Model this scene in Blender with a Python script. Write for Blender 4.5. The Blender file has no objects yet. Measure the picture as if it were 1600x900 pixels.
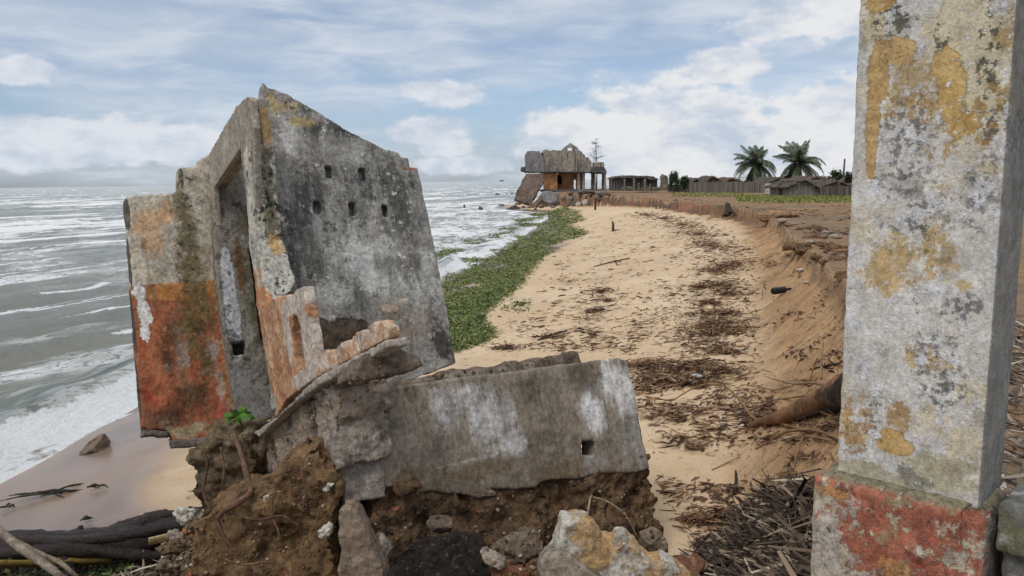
import bpy, bmesh, math, random
import numpy as np
from mathutils import Vector, Matrix, Quaternion

S = bpy.context.scene
COL = S.collection
rad = math.radians
rng = np.random.default_rng(7)
random.seed(7)

# ------------------------------------------------------------------ camera
F_PX, CAM_H = 1180.0, 3.6            # focal length in photo pixels, eye height above the sea
PITCH, ROLL = rad(8.1), rad(0.82)
f0 = np.array([0, math.cos(PITCH), -math.sin(PITCH)])
u0 = np.array([0, math.sin(PITCH), math.cos(PITCH)])
x0 = np.array([1.0, 0, 0])
RT = math.cos(ROLL) * x0 - math.sin(ROLL) * u0
UP = math.sin(ROLL) * x0 + math.cos(ROLL) * u0
CAM = np.array([0, 0, CAM_H])
cd = bpy.data.cameras.new('camera'); cam = bpy.data.objects.new('camera', cd); COL.objects.link(cam)
cd.sensor_width = 36; cd.lens = 36 * F_PX / 1600; cd.clip_end = 9000; cd.clip_start = .05
M = Matrix.Identity(4)
for i in range(3):
    M[i][0], M[i][1], M[i][2], M[i][3] = RT[i], UP[i], -f0[i], CAM[i]
cam.matrix_world = M
S.camera = cam

def ray(px, py):
    v = RT * (px - 800) / F_PX + UP * (450 - py) / F_PX + f0
    return v / v[1]
def at(px, py, Y):
    return CAM + ray(px, py) * Y

# ------------------------------------------------------------------ node helper
def lin(r, g, b, k=1.0):
    f = lambda v: (v / 12.92 if v <= .04045 else ((v + .055) / 1.055) ** 2.4)
    return (f(r / 255) * k, f(g / 255) * k, f(b / 255) * k, 1)

class NT:
    def __init__(s, tree):
        s.t = tree; s.n = tree.nodes; s.n.clear()
    def node(s, typ, **kw):
        n = s.n.new(typ)
        for k, v in kw.items(): setattr(n, k, v)
        return n
    def put(s, sock, v):
        if isinstance(v, bpy.types.NodeSocket): s.t.links.new(v, sock)
        elif v is not None: sock.default_value = v
    def math(s, op, a, b=None, clamp=False):
        n = s.node('ShaderNodeMath', operation=op); n.use_clamp = clamp
        s.put(n.inputs[0], a); s.put(n.inputs[1], b); return n.outputs[0]
    def add(s, a, b): return s.math('ADD', a, b)
    def mul(s, a, b): return s.math('MULTIPLY', a, b)
    def sub(s, a, b): return s.math('SUBTRACT', a, b)
    def mx(s, a, b): return s.math('MAXIMUM', a, b)
    def step(s, x, lo, hi, o0=0.0, o1=1.0):
        n = s.node('ShaderNodeMapRange', interpolation_type='SMOOTHSTEP')
        s.put(n.inputs[0], x)
        if lo > hi: lo, hi, o0, o1 = hi, lo, o1, o0
        for i, v in zip((1, 2, 3, 4), (lo, hi, o0, o1)): n.inputs[i].default_value = v
        return n.outputs[0]
    def mix(s, f, a, b):
        n = s.node('ShaderNodeMix', data_type='RGBA')
        s.put(n.inputs[0], f); s.put(n.inputs[6], a); s.put(n.inputs[7], b); return n.outputs[2]
    def muladd(s, v, m, a=(0, 0, 0)):
        n = s.node('ShaderNodeVectorMath', operation='MULTIPLY_ADD')
        s.put(n.inputs[0], v); n.inputs[1].default_value = m; n.inputs[2].default_value = a; return n.outputs[0]
    def vlen(s, v):
        n = s.node('ShaderNodeVectorMath', operation='LENGTH'); s.put(n.inputs[0], v); return n.outputs['Value']
    def vdot(s, v, c):
        n = s.node('ShaderNodeVectorMath', operation='DOT_PRODUCT'); s.put(n.inputs[0], v); n.inputs[1].default_value = c; return n.outputs['Value']
    def noise(s, vec, scale, detail=4, rough=.55, seed=0, st=(1, 1, 1), dist=0):
        n = s.node('ShaderNodeTexNoise')
        v = s.muladd(vec, tuple(scale * k for k in st), (seed * 7.31, seed * 3.17, seed * 5.77))
        s.put(n.inputs['Vector'], v); n.inputs['Scale'].default_value = 1
        n.inputs['Detail'].default_value = detail; n.inputs['Roughness'].default_value = rough
        n.inputs['Distortion'].default_value = dist
        return n.outputs['Fac']
    def voro(s, vec, scale, seed=0, feature='F1', st=(1, 1, 1), out='Distance'):
        n = s.node('ShaderNodeTexVoronoi', feature=feature)
        v = s.muladd(vec, tuple(scale * k for k in st), (seed * 7.31, seed * 3.17, seed * 5.77))
        s.put(n.inputs['Vector'], v); n.inputs['Scale'].default_value = 1
        return n.outputs[out]
    def attr(s, name):
        return s.node('ShaderNodeAttribute', attribute_name=name).outputs['Fac']
    def obj(s):
        return s.node('ShaderNodeTexCoord').outputs['Object']
    def xyz(s, v):
        n = s.node('ShaderNodeSeparateXYZ'); s.put(n.inputs[0], v); return n.outputs

def new_mat(name):
    m = bpy.data.materials.new(name); m.use_nodes = True
    return m, NT(m.node_tree)
def finish(g, color, rough=.9, height=None, dist=.01, strength=1.0, spec=.3, trans=None):
    b = g.node('ShaderNodeBsdfPrincipled'); o = g.node('ShaderNodeOutputMaterial')
    g.put(b.inputs['Base Color'], color); g.put(b.inputs['Roughness'], rough)
    b.inputs['Specular IOR Level'].default_value = spec
    if height is not None:
        bp = g.node('ShaderNodeBump'); g.put(bp.inputs['Height'], height)
        bp.inputs['Distance'].default_value = dist; bp.inputs['Strength'].default_value = strength
        g.t.links.new(bp.outputs[0], b.inputs['Normal'])
    g.t.links.new(b.outputs[0], o.inputs[0])

# ------------------------------------------------------------------ world, sun, exposure
SUN_EL, SUN_AZ = rad(54), rad(215)          # azimuth of the sun measured from +Y clockwise: behind the camera, to its left
def build_world():
    w = bpy.data.worlds.new('World'); S.world = w; w.use_nodes = True
    g = NT(w.node_tree)
    d = g.node('ShaderNodeTexCoord').outputs['Generated']
    X, Y, Z = g.xyz(d)
    az = g.math('ARCTAN2', X, Y); el = g.math('ARCSINE', Z)
    cv = g.node('ShaderNodeCombineXYZ'); g.put(cv.inputs[0], az); g.put(cv.inputs[1], el)
    p = cv.outputs[0]
    sky = g.node('ShaderNodeTexSky', sky_type='NISHITA')
    sky.sun_disc = False; sky.sun_elevation = SUN_EL; sky.sun_rotation = SUN_AZ
    sky.air_density = 1.0; sky.dust_density = .3; sky.ozone_density = 1.6
    b1 = g.node('ShaderNodeBackground'); b1.inputs[1].default_value = .10
    lowdim = g.step(el, -.02, .12)
    skyc = g.mix(1.0, sky.outputs[0], sky.outputs[0])
    tint = g.node('ShaderNodeMix', data_type='RGBA', blend_type='MULTIPLY'); tint.inputs[0].default_value = 1
    g.put(tint.inputs[6], skyc); g.put(tint.inputs[7], g.mix(lowdim, (.42, .50, .74, 1), (.66, .76, .92, 1)))
    bw_ = g.node('ShaderNodeRGBToBW'); g.put(bw_.inputs[0], tint.outputs[2])
    g.put(b1.inputs[0], g.mix(.22, tint.outputs[2], bw_.outputs[0]))
    # cloud masks: soft blobs in azimuth / elevation broken up by noise
    def blob(lst):
        m = None
        for (px, py, rx, ry) in lst:
            r = ray(px, py); a = math.atan2(r[0], r[1]); e_ = math.atan2(r[2], math.hypot(r[0], r[1]))
            ra, re = rx / F_PX * .9, ry / F_PX
            v = g.muladd(p, (1 / ra, 1 / re, 0), (-a / ra, -e_ / re, 0))
            k = g.sub(1.0, g.vlen(v)); m = k if m is None else g.mx(m, k)
        return m
    puff = g.noise(p, 15, 7, .6, 3, (1, 1.8, 1), .3)
    fine = g.noise(p, 42, 5, .6, 5, (1, 1.6, 1))
    nz = g.add(g.mul(g.sub(puff, .5), 2.0), g.mul(g.sub(fine, .5), .8))
    cum = blob([(150, 222, 260, 46), (10, 226, 220, 48), (300, 226, 130, 42), (40, 110, 70, 28), (665, 205, 90, 28), (700, 230, 60, 22), (690, 145, 95, 28), (735, 258, 110, 20),
                (900, 205, 130, 46), (1060, 190, 190, 100), (1130, 105, 90, 42), (1010, 250, 260, 62), (1290, 180, 130, 70), (1270, 235, 160, 62), (1330, 20, 230, 46), (1560, 150, 260, 160),
                (1420, 250, 260, 70), (540, 250, 90, 26)])
    m_c = g.step(g.add(cum, g.mul(nz, .62)), -.02, .42)
    streak = g.noise(p, 3.2, 5, .52, 11, (1, 4.6, 1), .5)
    streak2 = g.noise(p, 8, 5, .55, 17, (1, 4.2, 1), .4)
    up = g.step(el, .08, .22)
    st = g.add(g.mul(g.sub(streak, .5), 1.5), g.add(g.mul(g.sub(streak2, .5), .8), g.add(.16, g.mul(up, .40))))
    m_s = g.mul(g.step(st, -.25, .62), .85)
    over = g.mul(g.step(el, .26, .55), .80)
    shade = g.step(g.add(g.noise(p, 11, 5, .55, 23, (1, 2.2, 1)), g.mul(g.sub(fine, .5), .3)), .32, .62)
    leftdim = g.step(az, -.15, .12)
    c_cum = g.mix(shade, (.62, .71, .84, 1), g.mix(leftdim, (.86, .90, .97, 1), (.95, .96, .98, 1)))
    c_str = g.mix(g.step(streak2, .35, .7), (.56, .66, .80, 1), (.80, .86, .94, 1))
    cc = g.mix(m_c, c_str, c_cum)
    cc = g.mix(over, cc, (1.02, 1.05, 1.10, 1))
    b2 = g.node('ShaderNodeBackground'); g.put(b2.inputs[0], cc); b2.inputs[1].default_value = CLOUD_K
    mk = g.mx(g.mx(m_c, m_s), over)
    ms = g.node('ShaderNodeMixShader'); g.put(ms.inputs[0], mk)
    g.t.links.new(b1.outputs[0], ms.inputs[1]); g.t.links.new(b2.outputs[0], ms.inputs[2])
    o = g.node('ShaderNodeOutputWorld'); g.t.links.new(ms.outputs[0], o.inputs[0])
CLOUD_K = 0.69
build_world()
sl = bpy.data.lights.new('sun', 'SUN'); so = bpy.data.objects.new('sun', sl); COL.objects.link(so)
sl.energy = 1.15; sl.angle = rad(24); sl.color = (1, .95, .88)
sd_ = Vector((math.sin(SUN_AZ) * math.cos(SUN_EL), math.cos(SUN_AZ) * math.cos(SUN_EL), math.sin(SUN_EL)))
so.rotation_euler = sd_.to_track_quat('Z', 'Y').to_euler()
vs = S.view_settings; vs.view_transform = 'Standard'; vs.look = 'None'; vs.gamma = 1; vs.use_curve_mapping = False
vs.exposure = 0.30
S.cycles.use_denoising = True
S.cycles.max_bounces = 6; S.cycles.diffuse_bounces = 3; S.cycles.glossy_bounces = 2; S.cycles.transmission_bounces = 2
try: S.cycles.denoiser = 'OPENIMAGEDENOISE'
except Exception: pass
S.cycles.use_adaptive_sampling = True

# ------------------------------------------------------------------ numeric noise
_prm = np.random.default_rng(3).permutation(256); _prm = np.concatenate([_prm, _prm, _prm])
_grd = np.random.default_rng(4).normal(size=(256, 3)); _grd /= np.linalg.norm(_grd, axis=1)[:, None]
def perlin(p):
    p = np.asarray(p, float)
    i = np.floor(p).astype(int); f = p - i; i &= 255
    u = f * f * f * (f * (f * 6 - 15) + 10)
    out = np.zeros(len(p))
    for dx in (0, 1):
        wx = u[:, 0] if dx else 1 - u[:, 0]
        for dy in (0, 1):
            wy = u[:, 1] if dy else 1 - u[:, 1]
            for dz in (0, 1):
                wz = u[:, 2] if dz else 1 - u[:, 2]
                h = _prm[_prm[_prm[i[:, 0] + dx] + i[:, 1] + dy] + i[:, 2] + dz]
                gq = _grd[h]
                out += wx * wy * wz * (gq[:, 0] * (f[:, 0] - dx) + gq[:, 1] * (f[:, 1] - dy) + gq[:, 2] * (f[:, 2] - dz))
    return out
def fbm(p, scale, octs=4, seed=0, gain=.5):
    p = np.asarray(p, float) / scale + np.array([seed * 11.3, seed * 5.9, seed * 8.7])
    a, s = 1.0, np.zeros(len(p))
    for _ in range(octs):
        s += a * perlin(p); p = p * 2.03 + 17.1; a *= gain
    return s * 1.5
def fbm2(x, y, scale, octs=4, seed=0, gain=.5):
    return fbm(np.stack([np.ravel(x), np.ravel(y), np.full(np.size(x), .37)], 1), scale, octs, seed, gain).reshape(np.shape(x))
def sstep(x, a, b):
    t = np.clip((x - a) / (b - a), 0, 1); return t * t * (3 - 2 * t)

# ------------------------------------------------------------------ object helpers
def tag(o, label=None, cat=None, group=None, kind=None):
    if label: o['label'] = label
    if cat: o['category'] = cat
    if group: o['group'] = group
    if kind: o['kind'] = kind
    return o
def empty(name, loc, label, cat, group=None):
    o = bpy.data.objects.new(name, None); o.location = loc; COL.objects.link(o); o.empty_display_size = .1
    return tag(o, label, cat, group)
def link(name, me, mat=None, parent=None, W=None, smooth=True):
    o = bpy.data.objects.new(name, me); COL.objects.link(o)
    if mat: me.materials.append(mat)
    if smooth and len(me.polygons): me.polygons.foreach_set('use_smooth', [True] * len(me.polygons))
    W = W or Matrix.Identity(4)
    if parent:
        o.parent = parent
        base = Vector((0, 0, 0)); q = parent
        while q: base += q.location if q.type == 'EMPTY' else Vector((0, 0, 0)); q = q.parent
        if parent.type != 'EMPTY':       # sub-part of a mesh that already carries the frame
            o.matrix_basis = parent.get('_frame_inv') and Matrix.Identity(4) or Matrix.Identity(4)
        else:
            o.matrix_basis = Matrix.Translation(-base) @ W
    else:
        o.matrix_basis = W
    return o
def np_mesh(name, V, Fq, attrs=None):
    """mesh from vertex array and an (n,4) or (n,3) face array"""
    me = bpy.data.meshes.new(name); V = np.asarray(V, np.float32); Fq = np.asarray(Fq, np.int32)
    k = Fq.shape[1]
    me.vertices.add(len(V)); me.vertices.foreach_set('co', V.ravel())
    me.loops.add(Fq.size); me.loops.foreach_set('vertex_index', Fq.ravel())
    me.polygons.add(len(Fq)); me.polygons.foreach_set('loop_start', np.arange(0, Fq.size, k, dtype=np.int32))
    for n, a in (attrs or {}).items():
        at_ = me.attributes.new(n, 'FLOAT', 'POINT'); at_.data.foreach_set('value', np.asarray(a, np.float32).ravel())
    me.update(calc_edges=True); me.validate()
    return me
def bm_mesh(name, bm):
    bmesh.ops.recalc_face_normals(bm, faces=bm.faces[:])
    me = bpy.data.meshes.new(name); bm.to_mesh(me); bm.free(); return me
def remesh(me, voxel, disp=(), smooth=0):
    """voxel-remesh a closed mesh and push its surface in and out with noise: (scale, amplitude, seed[, octaves[, only_in]])"""
    o = bpy.data.objects.new('tmp', me); COL.objects.link(o)
    m = o.modifiers.new('r', 'REMESH'); m.mode = 'VOXEL'; m.voxel_size = voxel
    if smooth:
        s = o.modifiers.new('s', 'SMOOTH'); s.iterations = smooth; s.factor = .5
    dg = bpy.context.evaluated_depsgraph_get(); dg.update()
    r = bpy.data.meshes.new_from_object(o.evaluated_get(dg))
    bpy.data.objects.remove(o); bpy.data.meshes.remove(me)
    displace(r, disp); return r
def displace(r, disp):
    n = len(r.vertices)
    if not n: return
    co = np.empty(n * 3, np.float32); r.vertices.foreach_get('co', co); co = co.reshape(-1, 3).astype(float)
    for d in disp:
        r.update(); nr = np.empty(n * 3, np.float32); r.vertices.foreach_get('normal', nr); nr = nr.reshape(-1, 3)
        v = fbm(co, d[0], d[3] if len(d) > 3 else 4, d[2])
        if len(d) > 4 and d[4]: v = -np.abs(v)
        co = co + nr * (v * d[1])[:, None]
        r.vertices.foreach_set('co', co.astype(np.float32).ravel())
    r.update()
def jag(pts, amp, levels=3, seed=0, closed=True):
    """fractal roughening of an outline; a point may carry its own factor as third value for the edge that starts there"""
    r = random.Random(seed); out = []
    n = len(pts)
    for i in range(n if closed else n - 1):
        a, b = pts[i], pts[(i + 1) % n]; k = a[2] if len(a) > 2 else 1.0
        seg = [np.array(a[:2], float), np.array(b[:2], float)]
        L = np.linalg.norm(seg[1] - seg[0]); am = min(amp * k, L * .25)
        for lv in range(levels):
            ns = [seg[0]]
            for p, q in zip(seg[:-1], seg[1:]):
                d = q - p; nn = np.array([-d[1], d[0]]); l = np.linalg.norm(nn) + 1e-9
                ns += [(p + q) / 2 + nn / l * r.uniform(-1, 1) * am, q]
            seg = ns; am *= .55
        out += seg[:-1]
    return out
def prism(poly, axis, t0, t1, holes=()):
    """bmesh of an outline extruded along one local axis; poly is in the two other axes, in order"""
    bm = bmesh.new(); es = []
    def v3(p, t):
        c = [p[0], p[1]]; c.insert(axis, t); return Vector(c)
    for loop in [poly] + list(holes):
        vs_ = [bm.verts.new(v3(p, t0)) for p in loop]
        es += [bm.edges.new((vs_[i], vs_[(i + 1) % len(vs_)])) for i in range(len(vs_))]
    bmesh.ops.triangle_fill(bm, edges=es, use_beauty=True)
    ex = bmesh.ops.extrude_face_region(bm, geom=bm.faces[:])
    dv = [0, 0, 0]; dv[axis] = t1 - t0
    bmesh.ops.translate(bm, verts=[q for q in ex['geom'] if isinstance(q, bmesh.types.BMVert)], vec=Vector(dv))
    return bm
def box_bm(lo, hi, bm=None, rot=None):
    bm = bm or bmesh.new()
    c = [(a + b) / 2 for a, b in zip(lo, hi)]; s = [abs(b - a) for a, b in zip(lo, hi)]
    mt = Matrix.Translation(c) @ (rot.to_4x4() if rot else Matrix.Identity(4)) @ Matrix.Diagonal((*s, 1))
    bmesh.ops.create_cube(bm, size=1, matrix=mt); return bm
def catmull(P, n=6):
    P = [np.array(p, float) for p in P]; out = []
    Q = [2 * P[0] - P[1]] + P + [2 * P[-1] - P[-2]]
    for i in range(1, len(Q) - 2):
        for k in range(n):
            t = k / n; a, b, c, d = Q[i - 1:i + 3]
            out.append(.5 * ((2 * b) + (c - a) * t + (2 * a - 5 * b + 4 * c - d) * t * t + (3 * b - a - 3 * c + d) * t ** 3))
    out.append(P[-1]); return out
def tube_np(path, r, sides=8, knob=0, seed=0):
    """vertices and quads of a tapering limb along a path"""
    path = np.array(path, float); n = len(path)
    rr = np.interp(np.linspace(0, 1, n), np.linspace(0, 1, len(r)), r)
    tg = np.gradient(path, axis=0); tg /= np.linalg.norm(tg, axis=1)[:, None] + 1e-9
    ref = np.array([0.13, .21, .97]); V = []
    for i in range(n):
        a = np.cross(tg[i], ref); a /= np.linalg.norm(a) + 1e-9; b = np.cross(tg[i], a)
        for k in range(sides):
            th = 2 * math.pi * k / sides
            V.append(path[i] + rr[i] * (math.cos(th) * a + math.sin(th) * b))
    V = np.array(V)
    if knob: V += (fbm(V, knob * 4, 3, seed) * knob)[:, None] * np.repeat(np.array(V - np.repeat(path, sides, 0)) / (np.repeat(rr, sides)[:, None] + 1e-6), 1, 0)
    Fq = [[i * sides + k, i * sides + (k + 1) % sides, (i + 1) * sides + (k + 1) % sides, (i + 1) * sides + k] for i in range(n - 1) for k in range(sides)]
    V = np.vstack([V, path[0], path[-1]]); c0, c1 = len(V) - 2, len(V) - 1
    for k in range(sides):
        k2 = (k + 1) % sides
        Fq.append([c0, k2, k, c0]); Fq.append([c1, (n - 1) * sides + k, (n - 1) * sides + k2, c1])
    return V, np.array(Fq)
def merge_np(parts):
    Vs, Fs, o = [], [], 0
    for V, Fq in parts: Vs.append(V); Fs.append(np.asarray(Fq) + o); o += len(V)
    return np.vstack(Vs), np.vstack(Fs)
def quads_to_mesh(name, V, Fq, attrs=None):
    """faces may be degenerate quads (last index repeats the first): turned into triangles"""
    me = bpy.data.meshes.new(name)
    me.from_pydata([tuple(v) for v in V], [], [tuple(f) if f[0] != f[3] else tuple(f[:3]) for f in np.asarray(Fq).tolist()])
    me.update(); return me
def tubes(name, limbs, mat, parent=None, sides=8, knob=0, W=None):
    """limbs: list of (control points, radii)"""
    V, Fq = merge_np([tube_np(catmull(p, 7), r, sides, knob, i) for i, (p, r) in enumerate(limbs)])
    return link(name, quads_to_mesh(name, V, Fq), mat, parent, W)
def rock_mesh(name, rx, ry, rz, seed, cuts=9, sub=5, disp=((.25, .06), (.06, .02)), flat=.0):
    bm = bmesh.new(); bmesh.ops.create_icosphere(bm, subdivisions=sub, radius=1)
    r = np.random.default_rng(seed); V = np.array([v.co[:] for v in bm.verts])
    for _ in range(cuts):
        n = r.normal(size=3); n /= np.linalg.norm(n); h = r.uniform(.5, .85)
        V -= np.maximum(0, V @ n - h)[:, None] * n
    V *= np.array([rx, ry, rz])
    for v, c in zip(bm.verts, V): v.co = c
    me = bm_mesh(name, bm)
    displace(me, [(max(rx, ry, rz) * s, max(rx, ry, rz) * a, seed + i) for i, (s, a) in enumerate(disp)])
    return me

# ------------------------------------------------------------------ terrain
XS = ((-12, -6.2), (5, -6.2), (9.4, -6.2), (13, -6.3), (18, -5.2), (24, -3.5), (31, -1.7), (45, .5), (60, 2.2), (74, 3.9), (84, 3.6), (92, .5), (100, -2.2), (112, -2), (122, 6), (135, 22), (170, 60), (300, 200), (900, 900))
XF = ((-12, -4), (2.5, -.5), (4, .6), (5.3, 1.5), (7, 2.2), (9.4, 3.0), (13.7, 4.5), (20, 6.5), (28, 8.6), (36, 10.2), (50, 10.4), (61, 9.6), (75, 9.2), (88, 7.6), (98, 4.0), (106, 3), (122, 10), (135, 26), (170, 64), (300, 205), (900, 905))
XE = ((-12, -2), (2.5, 1.2), (4, 2.2), (6, 2.95), (8, 3.85), (10.7, 4.8), (15.3, 6.05), (18.5, 7.0), (25, 9.0), (36, 11.2), (50, 11.1), (61, 10.2), (75, 9.7), (88, 8.2), (97, 5.2), (106, 4.2), (122, 11), (135, 27), (170, 65), (300, 206), (900, 906))
ZL = 2.12
ZBT = ((-12, .5), (4, .5), (6, .62), (9, .88), (14, 1.05), (20, 1.3), (30, 1.55), (55, 1.45), (70, 1.1), (82, .6), (95, .3), (130, .3), (900, .3))
BANK = ((-12, 1.98), (2.15, 1.98), (3.2, 1.62), (4.0, 1.22), (4.7, .7), (5.2, .2), (5.6, -9), (9000, -9))
ip = lambda y, T: np.interp(y, [a for a, _ in T], [b for _, b in T])
def terrain(x, y, full=True):
    x = np.asarray(x, float); y = np.asarray(y, float)
    ya = np.clip(y, 0, 140)
    near = np.clip(y / 20, .35, 2.2)
    warp = fbm2(x, y, 2.2, 4, 1) * .30 * near
    warp2 = fbm2(x, y, .45, 3, 2) * .07 * np.clip(y / 14, .6, 3)
    xs, xf, xe = ip(y, XS), ip(y, XF), ip(y, XE)
    t = (x + fbm2(x, y, 5, 3, 9) * .5 - xs) / np.maximum(xf - xs, .5)
    tc = np.clip(t, 0, 1)
    ZB = ip(y, ZBT)
    z = ZB * (1 - (1 - tc) ** 1.55)
    z = np.where(t < 0, np.maximum((x - xs) * .13, -3.0), z)
    s = (x + warp + warp2 - xf) / (xe - xf)
    k = np.interp(y, (10, 17, 26, 36), (.12, .16, .45, .72))
    sc = np.clip(s, 0, 1)
    prof = (1 - k) * (.75 * sc + .25 * sc ** 2) + k * sstep(sc, .86, 1.0)
    slope = sstep(s, -.40, .42) * (1 - sstep(s, .97, 1.05)); land = sstep(s, .96, 1.04)
    ero = fbm2(x * .35 + y * .10, y * 1.3 - x * .5, .55, 4, 5) * .085 + fbm2(x, y, .16, 3, 6) * .022
    z = z + (ZL - ZB) * prof + slope * ero * np.clip(y / 9, .6, 1.6)
    z = z + land * (fbm2(x, y, 3.0, 4, 7) * .07 + fbm2(x, y, .5, 3, 8) * .025 - .012 * np.clip(x - xe, 0, 4) * 0)
    z = z + (1 - land) * sstep(t, 0.02, .3) * (fbm2(x, y, 1.3, 3, 12) * .025 + fbm2(x, y, .28, 3, 13) * .012)
    # crest of old dune terrace in front of the bluff beyond the slope
    # the bank the photographer stands on and the rubble in front of it
    bank = ip(y, BANK); mud = np.where((bank > z - .15) & (y > 2.4), 1.0, 0.0)
    z = np.maximum(z, np.where(t > -.6, bank + fbm2(x, y, .3, 3, 14) * .03, -9))
    if not full: return z
    wet = 1 - sstep(t + fbm2(x, y, 2.5, 3, 15) * .10, .20, .36)
    return z, dict(mud=mud, wet=wet, slope=slope, land=land, ss=np.clip(s, -2, 3), far=sstep(y, 22, 40))
def tz(x, y): return float(terrain(np.array([x]), np.array([y]), False)[0])
def grd(px, py, lift=0.0):
    """the point of the ground seen at a photo pixel"""
    r = ray(px, py); ys = np.concatenate([np.arange(3.6, 14, .03), np.arange(14, 40, .1), np.arange(40, 200, .4)])
    P = CAM[None] + r[None] * ys[:, None]
    zz = terrain(P[:, 0], P[:, 1], False); k = np.argmax(P[:, 2] < zz)
    if P[k, 2] >= zz[k]: k = len(ys) - 1
    p = P[k].copy(); p[2] = max(zz[k], 0) + lift; return p
def grd_many(PX):
    return np.array([grd(a, b) for a, b in PX])

def fan_grid(tlist, ylist):
    t, y = np.meshgrid(tlist, ylist); x = t * (y + 2.4)
    n, m = t.shape
    idx = np.arange(n * m).reshape(n, m)
    Fq = np.stack([idx[:-1, :-1], idx[:-1, 1:], idx[1:, 1:], idx[1:, :-1]], -1).reshape(-1, 4)
    return x.ravel(), y.ravel(), Fq

def sand_material():
    m, g = new_mat('sand_and_soil')
    p = g.obj(); wet = g.attr('wet'); slope = g.attr('slope'); land = g.attr('land'); ss = g.attr('ss'); far = g.attr('far')
    n1 = g.noise(p, .55, 5, .6, 1); n2 = g.noise(p, 3.2, 5, .6, 2); n3 = g.noise(p, 70, 3, .7, 3); n4 = g.noise(p, 14, 4, .65, 4)
    c = g.mix(g.step(n1, .3, .7), lin(206, 177, 142), lin(224, 199, 165))
    c = g.mix(g.mul(g.step(n2, .42, .72), .5), c, lin(192, 158, 118))
    grey = g.step(g.noise(p, 1.1, 4, .6, 9, (1, .45, 1)), .54, .72)
    c = g.mix(g.mul(grey, .5), c, lin(164, 152, 126))
    # brown seep and rubbish flecks
    fleck = g.step(g.noise(p, 8, 6, .78, 21, (.7, 1.8, 1)), .60, .66)
    c = g.mix(g.mul(fleck, .55), c, lin(104, 76, 52))
    cs = g.mix(g.step(g.noise(p, 1.8, 5, .65, 5, (.5, 1.8, 1)), .32, .68), lin(156, 116, 80), lin(196, 156, 112))
    cs = g.mix(g.step(g.noise(p, 5.5, 5, .7, 6, (.35, 1.5, 1)), .56, .68), cs, lin(98, 68, 44))
    edge = g.mul(g.step(ss, .80, .93), g.step(ss, 1.05, .97))
    cs = g.mix(g.mul(edge, .55), cs, lin(96, 70, 48))
    scarp = g.mix(g.step(g.noise(p, .6, 4, .6, 7), .42, .62), lin(84, 64, 50), lin(134, 90, 66))
    cs = g.mix(g.mul(far, g.step(ss, .05, .55)), cs, scarp)
    c = g.mix(slope, c, cs)
    cl = g.mix(g.step(g.noise(p, .45, 5, .65, 8), .38, .62), lin(158, 118, 78), lin(128, 104, 80))
    cl = g.mix(g.step(g.noise(p, 2.5, 5, .7, 14), .5, .66), cl, lin(102, 82, 66))
    cl = g.mix(g.step(g.noise(p, 1.6, 5, .7, 19, (1, 2.2, 1)), .66, .72), cl, lin(172, 164, 150))
    c = g.mix(land, c, cl)
    bankm = g.mul(g.mul(far, g.step(ss, .20, .60)), g.step(ss, 1.14, 1.04))
    c = g.mix(g.mul(bankm, .9), c, g.mix(g.step(g.noise(p, .5, 5, .65, 57), .42, .60), lin(78, 58, 46), lin(142, 92, 68)))
    c = g.mix(g.attr('mud'), c, g.mix(g.step(g.noise(p, 9, 5, .7, 44), .4, .6), lin(74, 58, 44), lin(112, 92, 72)))
    c = g.mix(g.mul(g.step(n3, .35, .8), .25), c, lin(236, 214, 172))
    wcol = g.mix(g.step(g.noise(p, .9, 4, .5, 31, (1, .4, 1)), .35, .68), lin(146, 122, 102), lin(124, 106, 94))
    c = g.mix(wet, c, wcol)
    rough = g.step(wet, .35, .95, .95, .22)
    # bumps: dents and footprints on the dry sand
    dent = g.step(g.voro(p, 2.6, 2), .02, .17)
    dent2 = g.step(g.voro(p, 5.5, 3), .02, .22)
    h = g.add(g.mul(dent, .8), g.add(g.mul(dent2, .45), g.add(g.mul(n2, .9), g.add(g.mul(n4, .45), g.mul(n3, .10)))))
    h = g.add(h, g.mul(slope, g.mul(g.noise(p, 4.5, 5, .7, 41, (.30, 1.5, 1)), 1.6)))
    h = g.add(h, g.mul(land, g.mul(g.noise(p, 6, 5, .7, 43), 1.5)))
    h = g.mul(h, g.step(wet, .1, .7, 1.0, .06))
    finish(g, c, rough, h, .08, 1.0, .45)
    return m

tl = np.concatenate([np.linspace(-3.2, -.80, 40), np.arange(-.79, .74, .0042), np.linspace(.745, 3.2, 50)])
yl = np.concatenate([np.linspace(-1.6, 2.9, 30), np.exp(np.arange(math.log(3.0), math.log(160), .0062)), np.exp(np.arange(math.log(161), math.log(6000), .12))])
gx, gy, gF = fan_grid(tl, yl)
gz, ga = terrain(gx, gy)
ground = link('ground', np_mesh('ground', np.stack([gx, gy, gz], 1), gF, ga), sand_material())
tag(ground, 'sandy beach, eroded brown bank and bare land above it', 'ground', kind='structure')

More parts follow.
